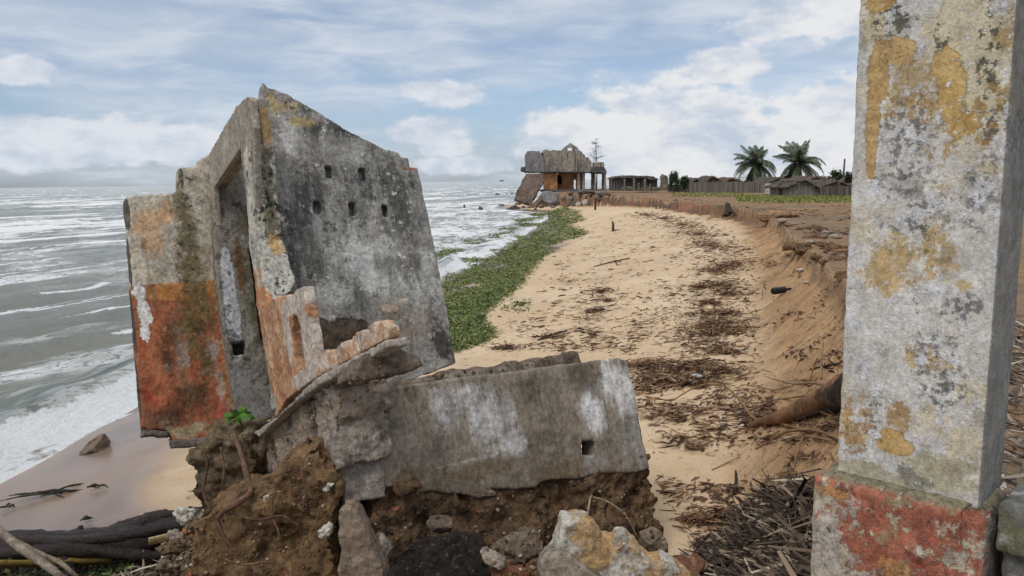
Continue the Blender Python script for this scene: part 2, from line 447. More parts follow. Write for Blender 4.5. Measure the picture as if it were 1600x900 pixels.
# ------------------------------------------------------------------ sea
def sea_material():
    m, g = new_mat('sea_water')
    p = g.obj(); sd = g.attr('sd'); dist = g.attr('dist')
    X, Y, Z = g.xyz(p)
    a = g.vdot(p, (.93, -.37, 0)); b = g.vdot(p, (.37, .93, 0))
    cv = g.node('ShaderNodeCombineXYZ'); g.put(cv.inputs[0], a); g.put(cv.inputs[1], b); q = cv.outputs[0]
    big = g.noise(q, .10, 4, .55, 1, (1, .4, 1)); mid = g.noise(q, .55, 5, .6, 2, (1, .32, 1), .2)
    fin = g.noise(q, 2.6, 7, .72, 3, (1, .55, 1), .15); tiny = g.noise(q, 9, 6, .74, 4, (1, .7, 1), .1)
    farn = g.noise(q, .035, 8, .68, 6, (1.2, .42, 1), .5)
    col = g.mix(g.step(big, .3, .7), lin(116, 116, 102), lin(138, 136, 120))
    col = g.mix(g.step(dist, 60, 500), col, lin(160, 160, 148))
    col = g.mix(g.mul(g.step(mid, .45, .7), .6), col, lin(86, 100, 90))
    col = g.mix(g.step(sd, 1.0, .1), col, lin(150, 132, 112))
    col = g.mix(g.mul(g.step(sd, .8, 1.3), g.step(sd, 2.8, 1.6)), col, lin(84, 96, 82))
    # foam: lacy veins, breaking crests, the wash at the edge
    vein = g.sub(1.0, g.mul(g.math('ABSOLUTE', g.sub(fin, .5)), 9.0))
    vein2 = g.sub(1.0, g.mul(g.math('ABSOLUTE', g.sub(tiny, .5)), 6.0))
    area = g.step(g.add(mid, g.mul(g.sub(big, .5), .6)), .51, .70)
    lace = g.mul(g.step(g.add(g.mul(vein, .8), g.mul(vein2, .35)), .15, .80), area)
    crest = g.step(g.add(g.add(g.mul(g.attr('crest'), 1.25), g.mul(g.sub(fin, .5), 1.6)), g.mul(g.sub(tiny, .5), 1.3)), .40, .72)
    calm = g.step(dist, 15, 45)
    washn = g.add(sd, g.add(g.mul(g.sub(mid, .5), 1.8), g.mul(g.sub(fin, .5), 1.6)))
    wash = g.mul(g.mul(g.step(washn, -.6, -.1), g.step(washn, .75, .35)), g.step(g.add(g.mul(fin, .6), g.mul(tiny, .6)), .42, .62))
    wash = g.mx(wash, g.mul(g.mul(g.step(washn, 1.7, .6), g.step(vein, .1, .8)), .6))
    fb = g.step(g.add(farn, g.add(g.mul(g.sub(mid, .5), .45), g.mul(g.sub(fin, .5), .25))), .535, .60)
    fband = g.mul(g.mul(fb, g.step(dist, 30, 80)), g.step(dist, 520, 300))
    bay = g.mul(g.attr('bay'), g.step(g.add(mid, g.mul(g.sub(fin, .5), 1.1)), .37, .58))
    foam = g.mx(g.mx(lace, crest), g.mx(wash, g.mx(fband, bay)))
    foam = g.math('MINIMUM', foam, 1.0)
    c = g.mix(foam, col, g.mix(tiny, lin(232, 234, 232), lin(255, 255, 254)))
    rough = g.add(.16, g.mul(foam, .6))
    h = g.add(g.mul(mid, .8), g.add(g.mul(fin, .40), g.add(g.mul(tiny, .12), g.mul(g.mul(foam, tiny), .10))))
    finish(g, c, rough, h, .38, 1.0, .36)
    return m
def waves(x, y):
    a = x * .93 - y * .37; b = x * .37 + y * .93
    w = fbm2(a, b * .35, 9, 3, 31) * 1.2
    sdist = ip(y, XS) - x
    ph = (a + w * 2.2) * 2 * math.pi / 7.5
    amp = .13 * sstep(sdist, .6, 5) * (1 + .8 * fbm2(x, y, 20, 2, 33))
    z = amp * (np.sin(ph) + .35 * np.sin(2 * ph + .6))
    ph2 = (a + fbm2(a, b * .5, 4, 3, 41) * 1.1) * 2 * math.pi / 2.1; g2 = sstep(sdist, 1.5, 3.5) * (1 - sstep(y, 40, 70))
    z = z + .055 * g2 * (np.sin(ph2) + .3 * np.sin(2 * ph2 + .5)) * (.6 + .8 * np.abs(fbm2(a, b * .4, 6, 2, 42)))
    crest = sstep(np.sin(ph - .5), .80, 1.0) * sstep(fbm2(a, b * .4, 10, 3, 35), .10, .5)
    crest = np.maximum(crest, .75 * g2 * sstep(np.sin(ph2 - .5), .78, 1.0) * sstep(fbm2(a, b * .45, 4, 3, 43), .02, .35))
    # the breaker that is just collapsing on the beach
    sb = sdist + fbm2(x, y, 3.5, 3, 37) * .8
    z = z + .30 * np.exp(-((sb - 1.05) / .5) ** 2) * sstep(y, 5, 8) * (1 - sstep(y, 34, 60))
    crest = np.maximum(crest, (.9 + .5 * fbm2(x, y, .8, 3, 45)) * sstep(sb, -.30, .0) * (1 - sstep(sb, .65, 1.0)) * (1 - sstep(y, 34, 60)))
    z = z + fbm2(x, y, 1.6, 3, 39) * .05 * sstep(sdist, .4, 3)
    z = z + fbm2(a, b * .3, 30, 2, 40) * .35 * sstep(sdist, 20, 90)
    return z, sdist, crest
syl = np.concatenate([np.linspace(-4, 2.9, 16), np.exp(np.arange(math.log(3.0), math.log(400), .0085)), np.exp(np.arange(math.log(403), math.log(8500), .03))])
stl = np.concatenate([np.linspace(-4.5, -.84, 40), np.arange(-.83, .16, .0055), np.linspace(.165, 1.4, 60)])
sx, sy, sF = fan_grid(stl, syl)
sz, ssd, scr = waves(sx, sy)
bay = sstep(sy, 24, 34) * (1 - sstep(sy, 190, 260)) * (1 - sstep(ssd, 5 + sy * .10, 16 + sy * .22)) * 1.0
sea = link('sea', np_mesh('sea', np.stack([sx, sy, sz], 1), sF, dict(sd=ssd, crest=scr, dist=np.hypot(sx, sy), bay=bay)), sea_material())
tag(sea, 'grey green choppy sea with white surf', 'sea', kind='structure')

# ------------------------------------------------------------------ weathered masonry materials
def layered(name, base, layers=(), bump=(), rough=.92, axes=(0, 2), bdist=.012, spec=.25, grit=.85, gs=1.0, js=1.0):
    """base: (colour, colour, scale); a layer is a dict: c, c2 colours; n=(scale, lo, hi[, stretch]); e=[(a, b, ra, rb)...] soft patches in
    the wall's own metres; band=(axis, lo, hi); s strength; h height of the layer; j ragged edge of a patch"""
    m, g = new_mat(name); p = g.obj(); xyz = g.xyz(p)
    base_n = g.noise(p, base[2], 6, .65, 1)
    c = g.mix(g.step(base_n, .32, .68), base[0], base[1])
    c = g.mix(g.mul(g.step(g.noise(p, base[2] * 9, 5, .7, 2), .35, .75), .30), c, tuple(v * .62 for v in base[0][:3]) + (1,))
    H = None; jn = None; sn = None
    ax = tuple(1.0 if i in axes else 0.0 for i in range(3))
    for k, L in enumerate(layers):
        mk = None
        def both(a): return a if mk is None else g.mul(mk, a)
        if 'n' in L:
            st = L['n'][3] if len(L['n']) > 3 else (1, 1, 1)
            mk = both(g.step(g.noise(p, L['n'][0], 7, L.get('r', .70), 10 + k * 3 + L.get('seed', 0), st), L['n'][1], L['n'][2]))
        if 'm' in L: mk = both(g.step(g.noise(p, L['m'][0], 4, .6, 150 + k), L['m'][1], L['m'][2]))
        if 'e' in L:
            if jn is None: jn = g.add(g.mul(g.sub(g.noise(p, 5 * js, 7, .72, 77), .5), 2.6), g.mul(g.sub(g.noise(p, 22 * js, 5, .75, 78), .5), 1.6))
            ee = None
            for (a, b, ra, rb) in L['e']:
                mul = [0, 0, 0]; off = [0, 0, 0]
                mul[axes[0]] = 1 / ra; off[axes[0]] = -a / ra; mul[axes[1]] = 1 / rb; off[axes[1]] = -b / rb
                k1 = g.sub(1.0, g.vlen(g.muladd(p, tuple(mul), tuple(off))))
                ee = k1 if ee is None else g.mx(ee, k1)
            w = L.get('soft', .06)
            jj = jn
            if L.get('streak'):
                if sn is None: sn = g.mul(g.sub(g.noise(p, 9, 6, .68, 79, (1.3, 1.3, .16)), .5), 2.6)
                jj = g.add(g.mul(jn, .6), sn)
            mk = both(g.step(g.add(ee, g.mul(jj, L.get('j', .6))), .12, .12 + w))
        if 'band' in L:
            axn, lo, hi = L['band']
            if jn is None: jn = g.add(g.mul(g.sub(g.noise(p, 5 * js, 7, .72, 77), .5), 2.6), g.mul(g.sub(g.noise(p, 22 * js, 5, .75, 78), .5), 1.6))
            mk = both(g.step(g.add(xyz[axn], g.mul(jn, L.get('jb', .02))), lo, hi))
        if L.get('s', 1) != 1: mk = g.mul(mk, L['s'])
        cc = L['c']
        if 'c2' in L: cc = g.mix(g.step(g.noise(p, L.get('c2s', 4), 5, .65, 40 + k), .35, .65), L['c'], L['c2'])
        c = g.mix(mk, c, cc)
        if 'h' in L:
            hh = g.mul(mk, L['h']); H = hh if H is None else g.add(H, hh)
    if grit:
        gn = g.noise(p, 30 * gs, 9, .82, 91, (1, 1, .8)); g2 = g.noise(p, 6 * gs, 7, .74, 92, (1, 1, .6))
        gm = g.node('ShaderNodeMix', data_type='RGBA', blend_type='MULTIPLY'); gm.inputs[0].default_value = grit
        g.put(gm.inputs[6], c); g.put(gm.inputs[7], g.mix(g.step(g.add(g.mul(gn, .65), g.mul(g2, .35)), .36, .64), (.36, .35, .34, 1), (1.45, 1.44, 1.42, 1))); c = gm.outputs[2]
    for i, (sc, am) in enumerate(bump):
        hh = g.mul(g.noise(p, sc, 5, .7, 60 + i), am); H = hh if H is None else g.add(H, hh)
    finish(g, c, rough, H, bdist, 1.0, spec)
    return m
c_ = lin
def layered_far(*a, **k): return layered(*a, gs=.12, **k)

# ------------------------------------------------------------------ the tilted house corner: its own frame (x across, y along the door wall, z up the wall)
bd = np.array([-.498, .80, -.342]); bd /= np.linalg.norm(bd)
be = np.array([.851, .53, 0]); be -= bd * be.dot(bd); be /= np.linalg.norm(be)
bw = np.cross(be, bd)
CG = at(440, 470, 5.7)
WB = Matrix(((be[0], bd[0], bw[0], CG[0]), (be[1], bd[1], bw[1], CG[1]), (be[2], bd[2], bw[2], CG[2]), (0, 0, 0, 1)))
_R = np.array([be, bd, bw])
def bf(px, py, ax, val):
    o = _R @ (CAM - CG); r = _R @ ray(px, py); return o + r * ((val - o[ax]) / r[ax])
def pl(pts, ax, val):
    """photo outline -> outline in a plane of the house frame (keeps a third roughness value)"""
    keep = [i for i in range(3) if i != ax]; out = []
    for q in pts:
        l = bf(q[0], q[1], ax, val); out.append(tuple(l[keep]) + tuple(q[2:]))
    return out
def ell(lst, ax, val):
    """photo patches (x, y, rx, ry in photo pixels) -> patches in the plane"""
    keep = [i for i in range(3) if i != ax]; out = []
    for (px, py, rx, ry) in lst:
        a = bf(px, py, ax, val)[keep]; b = bf(px + rx, py, ax, val)[keep]; c = bf(px, py + ry, ax, val)[keep]
        out.append((a[0], a[1], max(abs(b[0] - a[0]), .01), max(abs(c[1] - a[1]), .01)))
    return out
def wall(name, pts, ax, val, thick, mat, parent, holes=(), voxel=.014, ja=.012, disp=((.30, .006, 1), (.07, .0045, 2), (.025, .002, 3)), seed=0, lv=3, hj=.0):
    poly = jag(pl(pts, ax, val), ja, lv, seed)
    hs = [jag(pl(h, ax, val), hj, 2, seed + 5 + i) if hj else [q[:2] for q in pl(h, ax, val)] for i, h in enumerate(holes)]
    me = remesh(bm_mesh(name, prism(poly, ax, val, val + thick, hs)), voxel, disp)
    return link(name, me, mat, parent, WB)

YG = .585                                    # plane of the dark wall with the vent holes
YP = 2.16                                    # plane of the orange wall
root = empty('ruined_house_corner', tuple(CG - np.array([0, 0, 1.2])), 'tilted broken house corner with doorway, orange wall and dark wall with five vent holes', 'ruin')

gx_ = lambda L: ell(L, 1, YG)
mat_gable = layered('mouldy_concrete', (c_(176, 172, 164), c_(130, 127, 121), 2.2), [
    dict(c=c_(84, 83, 81), n=(2.0, .47, .68, (1.6, 1, .55)), s=.72),
    dict(c=c_(168, 166, 160), n=(3.2, .52, .70, (1.5, 1, .6)), s=.7),
    dict(c=c_(58, 57, 55), e=gx_([(632, 340, 44, 80), (560, 270, 66, 60), (530, 200, 96, 28), (470, 400, 44, 130), (612, 290, 34, 60), (480, 300, 40, 60)]), j=1.2, soft=.7, s=.72, streak=1),
    dict(c=c_(206, 204, 199), c2=c_(172, 170, 166), e=gx_([(560, 400, 52, 46), (600, 385, 40, 22), (650, 470, 44, 66), (668, 430, 22, 80), (530, 460, 44, 26), (556, 250, 34, 36), (450, 215, 30, 50), (585, 440, 40, 30)]), j=1.1, soft=.7, s=.88, streak=1),
    dict(c=c_(196, 170, 112), c2=c_(168, 148, 110), e=gx_([(445, 168, 34, 14), (425, 165, 18, 26), (470, 190, 26, 12)]), j=1.1, soft=.4, s=.8),
    dict(c=c_(112, 110, 88), n=(1.5, .54, .72), s=.30, seed=4),
    dict(c=c_(44, 43, 42), n=(13, .53, .60), m=(2.2, .40, .62), s=.78, r=.78),
    dict(c=c_(226, 222, 212), n=(19, .575, .62), m=(3, .44, .60), s=.85, h=.1, r=.74),
    dict(c=c_(222, 218, 210), n=(7.5, .595, .64), s=.75, h=.2, r=.76),
    dict(c=c_(92, 76, 60), c2=c_(60, 50, 42), c2s=12, e=gx_([(528, 522, 62, 28), (500, 520, 30, 30)]), j=.4, soft=.1, s=.95, h=-1.2),
    dict(c=c_(128, 108, 86), e=gx_([(640, 520, 50, 40), (615, 490, 40, 22), (660, 500, 36, 40)]), j=1.3, soft=.6, s=.6),
    dict(c=c_(46, 40, 34), e=gx_([(690, 535, 24, 38)]), j=.9, soft=.4, s=.8),
    dict(c=c_(204, 182, 156), e=gx_([(610, 482, 16, 7), (628, 470, 10, 6)]), j=1.4, soft=.2, s=.7),
    dict(c=c_(150, 96, 66), e=gx_([(640, 262, 14, 5)]), j=.4, soft=.1, s=.8),
], bump=((4, .9), (18, .7), (60, .35)), bdist=.018)
hole = lambda x, y, w=11, h=20: [(x - w / 2, y - h / 2), (x + w / 2, y - h / 2 + 1), (x + w / 2 + 2, y + h / 2), (x - w / 2 + 2, y + h / 2)]
wall('vent_wall', [(410, 127, 3), (424, 137), (470, 160, .6), (540, 202, .5), (604, 235, 1.2), (624, 240, 1), (628, 261, 1), (652, 263, .6), (664, 316, .7), (690, 440, .7), (713, 568, 2), (640, 596, 3), (560, 610, 2), (430, 640), (418, 400), (404, 180)],
     1, YG, .17, mat_gable, root, [hole(513, 268), hole(566, 272), hole(495, 323), hole(550, 326), hole(601, 329)], .0125, .012, ((.35, .010, 1), (.08, .006, 2), (.028, .003, 3)), 3)

wall('inner_leaf', [(470, 235), (640, 245), (650, 360), (470, 350)], 1, YG + .10, .16, mat_gable, root, (), .02, .0, seed=4)
# end of the door wall: pale mossy pier
def ylean(z): return .50 - .36 * max(z - .62, 0)
def ell_lean(lst, off=0.0):
    out = []
    for q in lst:
        y = .5
        for _ in range(8): y = ylean(bf(q[0], q[1], 1, y)[2]) + off
        out += ell([q], 1, y)
    return out
mat_pier = layered('mossy_pale_plaster', (c_(212, 208, 196), c_(186, 181, 168), 5), [
    dict(c=c_(196, 166, 110), n=(5, .54, .68), s=.7),
    dict(c=c_(98, 92, 62), e=ell_lean([(415, 270, 16, 60), (420, 330, 14, 50)]), j=1.2, soft=.5, s=.75),
    dict(c=c_(44, 42, 38), n=(16, .53, .58), e=ell_lean([(405, 255, 20, 60), (418, 330, 26, 90), (445, 450, 26, 40), (432, 380, 22, 40)]), j=1.0, soft=.4, s=.95, h=-.3),
    dict(c=c_(52, 50, 46), n=(9, .58, .62), s=.8),
    dict(c=c_(208, 168, 112), e=ell_lean([(428, 388, 16, 22)]), j=.7, soft=.3, s=.8),
], bump=((9, .9), (30, .6), (80, .2)), bdist=.014)
def wall_lean(name, pts, off, thick, mat, parent, voxel, ja, disp, seed):
    poly = []
    for q in pts:
        y = .5
        for _ in range(8): l = bf(q[0], q[1], 1, y); y = ylean(l[2]) + off
        poly.append((l[0], l[2]) + tuple(q[2:]))
    bm = prism(jag(poly, ja, 3, seed), 1, 0, thick)
    me = remesh(bm_mesh(name, bm), voxel, disp)
    co = np.empty(len(me.vertices) * 3, np.float32); me.vertices.foreach_get('co', co); co = co.reshape(-1, 3)
    co[:, 1] += np.array([ylean(z) for z in co[:, 2]]) + off
    me.vertices.foreach_set('co', co.ravel()); me.update()
    return link(name, me, mat, parent, WB)
WDISP = ((.30, .006, 1), (.07, .006, 2), (.025, .003, 3))
wall_lean('wall_pier', [(389, 222, 2), (404, 226, 2), (428, 233, 1), (436, 330), (450, 400), (462, 440, 1.5), (448, 460, 2), (430, 474, 1), (420, 472), (409, 420, .4), (400, 384, .4), (394, 300, .4)], -.05, .24, mat_pier, root, .012, .010, WDISP, 5)
# door wall above and beside the opening, and the low broken piece that runs on towards the camera
mat_door = layered('grey_plaster', (c_(176, 166, 152), c_(150, 141, 129), 3.2), [
    dict(c=c_(196, 176, 148), n=(2.5, .52, .70, (1, 2.5, .5)), s=.7),
    dict(c=c_(120, 112, 100), n=(4, .55, .68, (1, 2.2, .5)), s=.6),
    dict(c=c_(104, 88, 66), n=(10, .60, .66), s=.5),
    dict(c=c_(178, 116, 74), c2=c_(190, 146, 104), c2s=5, band=(2, .60, .54), jb=.05, s=.95),
    dict(c=c_(160, 92, 58), n=(5, .50, .60), band=(2, .50, .30), jb=.1, s=.6),
    dict(c=c_(198, 170, 132), n=(6.5, .56, .60), band=(2, .50, .30), jb=.1, s=.8, h=.15),
], bump=((5, .7), (26, .6)), bdist=.010, axes=(1, 2))
dl = [(402, 480, .3), (376, 231, .3), (334, 294, .3), (343, 433, .3), (331, 420, .3), (328, 300, .3)]
wall('door_wall', [(326, 240, .6), (366, 173, 1.5), (374, 163, 2), (388, 152, 2), (394, 158), (398, 200), (400, 384, .3), (419, 480, .3), (437, 640, .3), (431, 652, .3)] + dl, 0, 0.0, .05, mat_door, root, (), .011, .008, seed=8)
wall('door_wall_core', [(328, 244, .6), (362, 184, 1), (369, 205, .6), (386, 224, .6), (397, 384, .3), (417, 480, .3), (435, 640, .3), (431, 652, .3)] + dl, 0, .035, .135, mat_door, root, (), .012, .004, seed=8)
# thin strip left standing beside the pier
mat_strip = layered('strip_paint', (c_(206, 200, 188), c_(176, 170, 158), 6), [
    dict(c=c_(194, 160, 108), e=ell_lean([(418, 205, 16, 22), (412, 178, 9, 14)], -.06), j=.5, soft=.2, s=.9), dict(c=c_(96, 92, 84), n=(9, .56, .66), s=.6)], bump=((16, .6),))
wall_lean('wall_strip', [(401, 151, .6), (421, 151, .6), (427, 229, .6), (413, 233, .8)], -.06, .10, mat_strip, root, .010, .006, WDISP, 9)
# low broken wall with an arched niche
mat_low = layered('orange_peeling_plaster', (c_(182, 136, 102), c_(192, 156, 122), 4), [
    dict(c=c_(154, 98, 70), n=(5, .50, .60), s=.75),
    dict(c=c_(206, 176, 146), n=(5.5, .53, .57), s=.9, h=.2, seed=3),
    dict(c=c_(196, 184, 172), e=ell([(466, 468, 30, 30), (484, 540, 12, 80), (452, 520, 7, 70), (474, 592, 24, 16)], 0, 0.0), j=.22, soft=.12, s=.95),
    dict(c=c_(206, 200, 190), c2=c_(196, 150, 110), c2s=14, e=ell([(520, 560, 30, 22), (560, 535, 40, 22), (592, 520, 22, 22)], 0, 0.0), j=.4, soft=.2, s=.95),
    dict(c=c_(196, 150, 62), n=(9, .60, .64), s=.7), dict(c=c_(166, 86, 78), n=(8, .62, .66), s=.6, seed=9),
    dict(c=c_(92, 72, 54), n=(12, .62, .68), s=.5)], bump=((7, .7), (28, .6)), bdist=.012, axes=(1, 2))
arch = [(466, 580), (474, 578), (473, 545), (470, 512), (465, 494), (459, 490), (457, 500), (458, 530), (461, 560)]
wall('broken_wall', [(402, 480, .4), (419, 470, .4), (440, 462, .5), (452, 462, .5), (474, 448, .6), (478, 470), (486, 520), (491, 566, .6), (497, 580, .6), (505, 548, 1), (520, 549, 1), (534, 536, 1), (549, 531, 1), (556, 519, 1), (574, 517, 1), (582, 503, 1), (597, 502, 1), (605, 512, .6), (606, 529, .2), (494, 590, .2), (447, 624, .2), (431, 652, .2)],
     0, -.012, .075, mat_low, root, [arch], .0105, .012, ((.2, .006, 1), (.05, .005, 2), (.02, .002, 3)), 11)

wall('niche_back', [(444, 470), (486, 455), (494, 590), (450, 612)], 0, .045, .03, mat_gable, root, (), .012, .003, seed=12)
# orange wall
P_ = lambda L: ell(L, 1, YP)
ZPAINT = float(bf(270, 443, 1, YP)[2])
mat_orange = layered('orange_painted_wall', (c_(212, 204, 188), c_(186, 177, 160), 2.5), [
    dict(c=c_(206, 160, 116), e=P_([(235, 360, 36, 60), (260, 330, 30, 30)]), j=.9, soft=.5, s=.75),
    dict(c=c_(192, 170, 130), n=(3.5, .50, .66), s=.5),
    dict(c=c_(176, 112, 78), c2=c_(150, 90, 64), c2s=3, band=(2, ZPAINT + .012, ZPAINT - .012), jb=.02),
    dict(c=c_(196, 124, 62), band=(2, ZPAINT - .30, ZPAINT - .02), n=(3, .40, .60), jb=.06, s=.0),
    dict(c=c_(198, 140, 78), e=P_([(270, 455, 110, 20), (330, 450, 40, 18)]), j=.5, soft=.4, s=.75),
    dict(c=c_(184, 84, 56), c2=c_(156, 76, 56), c2s=9, n=(5, .44, .58), e=P_([(240, 620, 40, 44), (232, 540, 34, 60), (300, 560, 36, 60), (262, 590, 30, 50)]), j=1.0, soft=.5, s=.75),
    dict(c=c_(88, 62, 46), e=P_([(268, 650, 50, 36), (262, 560, 18, 56), (300, 620, 40, 36), (275, 520, 20, 50)]), j=.8, soft=.6, s=.85),
    dict(c=c_(112, 100, 60), c2=c_(92, 80, 50), e=P_([(300, 420, 30, 120), (292, 360, 24, 70), (318, 480, 24, 60), (300, 545, 20, 50), (283, 330, 16, 60), (320, 560, 26, 60), (300, 500, 34, 60)]), j=.9, soft=.6, s=.85),
    dict(c=c_(62, 52, 34), n=(13, .53, .60), e=P_([(296, 390, 34, 110), (300, 300, 30, 50), (310, 480, 30, 50)]), j=1.1, soft=.5, s=.85),
    dict(c=c_(182, 172, 160), e=P_([(285, 550, 14, 40), (335, 545, 20, 26), (345, 600, 10, 40)]), j=1.0, soft=.4, s=.6),
    dict(c=c_(178, 150, 88), n=(4, .45, .55), e=P_([(355, 580, 16, 90), (345, 480, 14, 60)]), j=.9, soft=.4, s=.8),
    dict(c=c_(196, 92, 84), n=(7, .50, .56), e=P_([(350, 650, 18, 34)]), j=.8, soft=.3, s=.7),
    dict(c=c_(238, 236, 230), e=P_([(226, 488, 12, 34), (218, 455, 12, 16), (226, 520, 9, 14)]), j=.75, soft=.06, s=.97, h=-.25),
    dict(c=c_(224, 208, 188), n=(11, .63, .67), s=.8, h=-.2, r=.76),
    dict(c=c_(124, 104, 78), n=(4.5, .50, .64, (1.4, 1, .5)), s=.6, seed=8), dict(c=c_(150, 140, 124), n=(6, .56, .66), s=.5, seed=2),
    dict(c=c_(72, 68, 62), e=P_([(197, 330, 7, 34), (200, 400, 4, 60), (207, 500, 4, 70), (214, 600, 4, 70), (282, 275, 5, 24), (215, 672, 20, 6)]), j=.25, soft=.1, s=.9),
    dict(c=c_(170, 156, 128), c2=c_(140, 124, 92), e=P_([(300, 672, 70, 14), (345, 668, 40, 18)]), j=1.0, soft=.3, s=.9),
    dict(c=c_(78, 70, 58), n=(14, .60, .66), s=.5),
    dict(c=c_(172, 164, 148), band=(2, ZPAINT + .25, ZPAINT + .9), n=(5, .50, .60), s=.5),
], bump=((5, .8), (20, .7), (60, .25)), bdist=.013)
wall('painted_wall', [(194, 312, 1), (202, 306, 1), (250, 303, 1), (272, 302, 1.5), (278, 292, 1), (277, 268, 1), (286, 261, 1), (305, 259, 1.5), (314, 246, 1), (328, 240, .5), (336, 330), (346, 440, .4), (366, 560), (374, 640, .5), (366, 684, .6), (300, 690, .8), (270, 690, 1), (263, 674, 1.2), (240, 672, 1), (222, 679, .6), (207, 500, .8)],
     1, YP, .15, mat_orange, root, (), .013, .010, ((.3, .008, 1), (.07, .005, 2), (.028, .002, 3)), 15)
mat_raw = layered('raw_concrete', (c_(136, 128, 118), c_(104, 98, 90), 4), [dict(c=c_(70, 62, 54), n=(6, .52, .66), s=.8), dict(c=c_(176, 168, 156), n=(12, .60, .68), s=.6)], bump=((8, 1), (30, .7)), bdist=.018)
wall('wall_footing', [(222, 682, 1), (242, 680, 1), (264, 682, 1), (270, 700, 1), (330, 694, 1), (364, 690, 1), (362, 680, 1), (268, 688, .5), (262, 673, 1), (240, 672, .5), (223, 672, .5)], 1, YP - .035, .20, mat_raw, root, (), .012, .008, seed=17)

mat_rub = layered('rubble_fill', (c_(136, 120, 106), c_(98, 85, 73), 6), [dict(c=c_(150, 136, 120), n=(9, .56, .64), s=.8), dict(c=c_(40, 34, 30), n=(7, .55, .66), s=.8)], bump=((10, 1), (32, .7)), bdist=.03)
# what shows through the doorway: the cross wall behind it
mat_inner = layered('damp_inner_wall', (c_(150, 144, 134), c_(120, 112, 102), 4), [
    dict(c=c_(196, 196, 198), e=ell([(362, 480, 14, 110), (356, 430, 12, 60)], 1, 2.02), j=.4, soft=.2, s=.95),
    dict(c=c_(112, 74, 38), e=ell([(376, 420, 9, 60)], 1, 2.02), j=.6, soft=.3, s=.85),
    dict(c=c_(92, 86, 62), e=ell([(398, 480, 22, 120), (388, 350, 26, 40)], 1, 2.02), j=1.0, soft=.5, s=.8),
    dict(c=c_(58, 54, 44), n=(9, .52, .60), s=.7),
    dict(c=c_(142, 140, 138), e=ell([(378, 600, 26, 40), (400, 640, 26, 40)], 1, 2.02), j=.8, soft=.4, s=.7)], bump=((8, .8), (28, .7)), bdist=.014)
wall('inner_wall', [(330, 262), (400, 250), (440, 300), (470, 640), (372, 668), (338, 430)], 1, 2.02, .22, mat_inner, root, [[(389, 390), (404, 386), (418, 528), (408, 530)], [(363, 534), (384, 532), (385, 553), (366, 556)]], .012, .006, seed=19)
wall('inner_backing', [(340, 372), (440, 372), (450, 580), (350, 580)], 1, 2.25, .05, mat_rub, root, (), .02, .0, seed=20)
# floor slab edge and the broken flags below the low wall
mat_ledge = layered('ledge_concrete', (c_(196, 186, 174), c_(166, 156, 144), 4), [dict(c=c_(96, 84, 70), n=(5, .50, .64), s=.8), dict(c=c_(198, 190, 180), n=(10, .58, .66), s=.6)], bump=((8, 1), (30, .7)), bdist=.02, axes=(1, 2))
wall('floor_edge', [(396, 676, 1), (432, 652, .4), (494, 590, .3), (604, 530, .5), (605, 543, .8), (560, 569, .6), (500, 602, .6), (440, 647, .6), (404, 684, .6)], 0, -.085, .11, mat_ledge, root, (), .011, .008, ((.15, .008, 1), (.05, .005, 2), (.02, .002, 3)), 21)
wall('rubble_layer', [(380, 690, 2), (440, 642, 1), (500, 598, 1), (560, 568, 1), (585, 554, 1), (590, 566, 1), (560, 588, 1), (520, 606, 2), (470, 632, 2), (410, 676, 2)], 0, -.012, .16, mat_rub, root, (), .012, .014, ((.12, .018, 1), (.04, .012, 2), (.02, .004, 3)), 22)
YS = float(bf(606, 530, 0, 0)[1])
wall('broken_slab', [(566, 562, 1), (606, 538, .6), (626, 546, 1), (657, 562, 1), (659, 572, .8), (634, 580, .8), (600, 586, .8), (572, 596, 1), (556, 590, 1)], 1, YS + .06, .36, mat_rub, root, (), .012, .012, ((.3, .014, 4), (.08, .010, 5), (.03, .005, 6)), 23)
# remains of the floor, carrying the dark wall
fl = bm_mesh('floor_slab', box_bm((.20, -.80, -1.00), (2.05, 2.3, -.80)))
link('floor_slab', remesh(fl, .03, ((.3, .04, 5), (.08, .015, 6))), mat_rub, root, WB)

# green plant in the crack below the doorway
def leaf_cluster(n, R, size, seed):
    r = np.random.default_rng(seed); V, Fq = [], []
    for i in range(n):
        d = r.normal(size=3); d[2] = abs(d[2]) * .8 + .1; d /= np.linalg.norm(d)
        c = d * R * r.uniform(.3, 1); s = size * r.uniform(.6, 1.2)
        t = np.cross(d, r.normal(size=3)); t /= np.linalg.norm(t); b = np.cross(d, t) + d * .4
        o = len(V)
        V += [c - t * s * .08, c + b * s * .5 - t * s * .42, c + b * s + d * s * .1, c + b * s * .5 + t * s * .42]
        Fq.append([o, o + 1, o + 2, o + 3])
    return np.array(V), np.array(Fq)
def leaf_mat(name, ca, cb, sc=20, rough=.55):
    m, g = new_mat(name); p = g.obj()
    rnd = g.node('ShaderNodeNewGeometry').outputs['Random Per Island']
    c = g.mix(rnd, ca, cb)
    finish(g, g.mix(g.noise(p, sc, 3), c, tuple(v * .75 for v in ca[:3]) + (1,)), rough, None, spec=.35); return m
mat_sprout = leaf_mat('bright_leaf', c_(58, 104, 26), c_(96, 142, 40))
sp = at(372, 652, 6.55)
pt = empty('sprouting_plant', tuple(sp), 'small bright green plant sprouting under the tilted doorway', 'plant')
V, Fq = leaf_cluster(60, .085, .075, 3)
V[:, 0] *= 1.15; V[:, 2] *= .7
link('leaves', np_mesh('leaves', V, Fq), mat_sprout, pt, Matrix.Translation(sp))
tubes('stem', [([sp + np.array([.01, .06, -.10]), sp + np.array([0, .02, -.03]), sp + np.array([0, 0, .03])], [.008, .005])], mat_sprout, pt, 6)

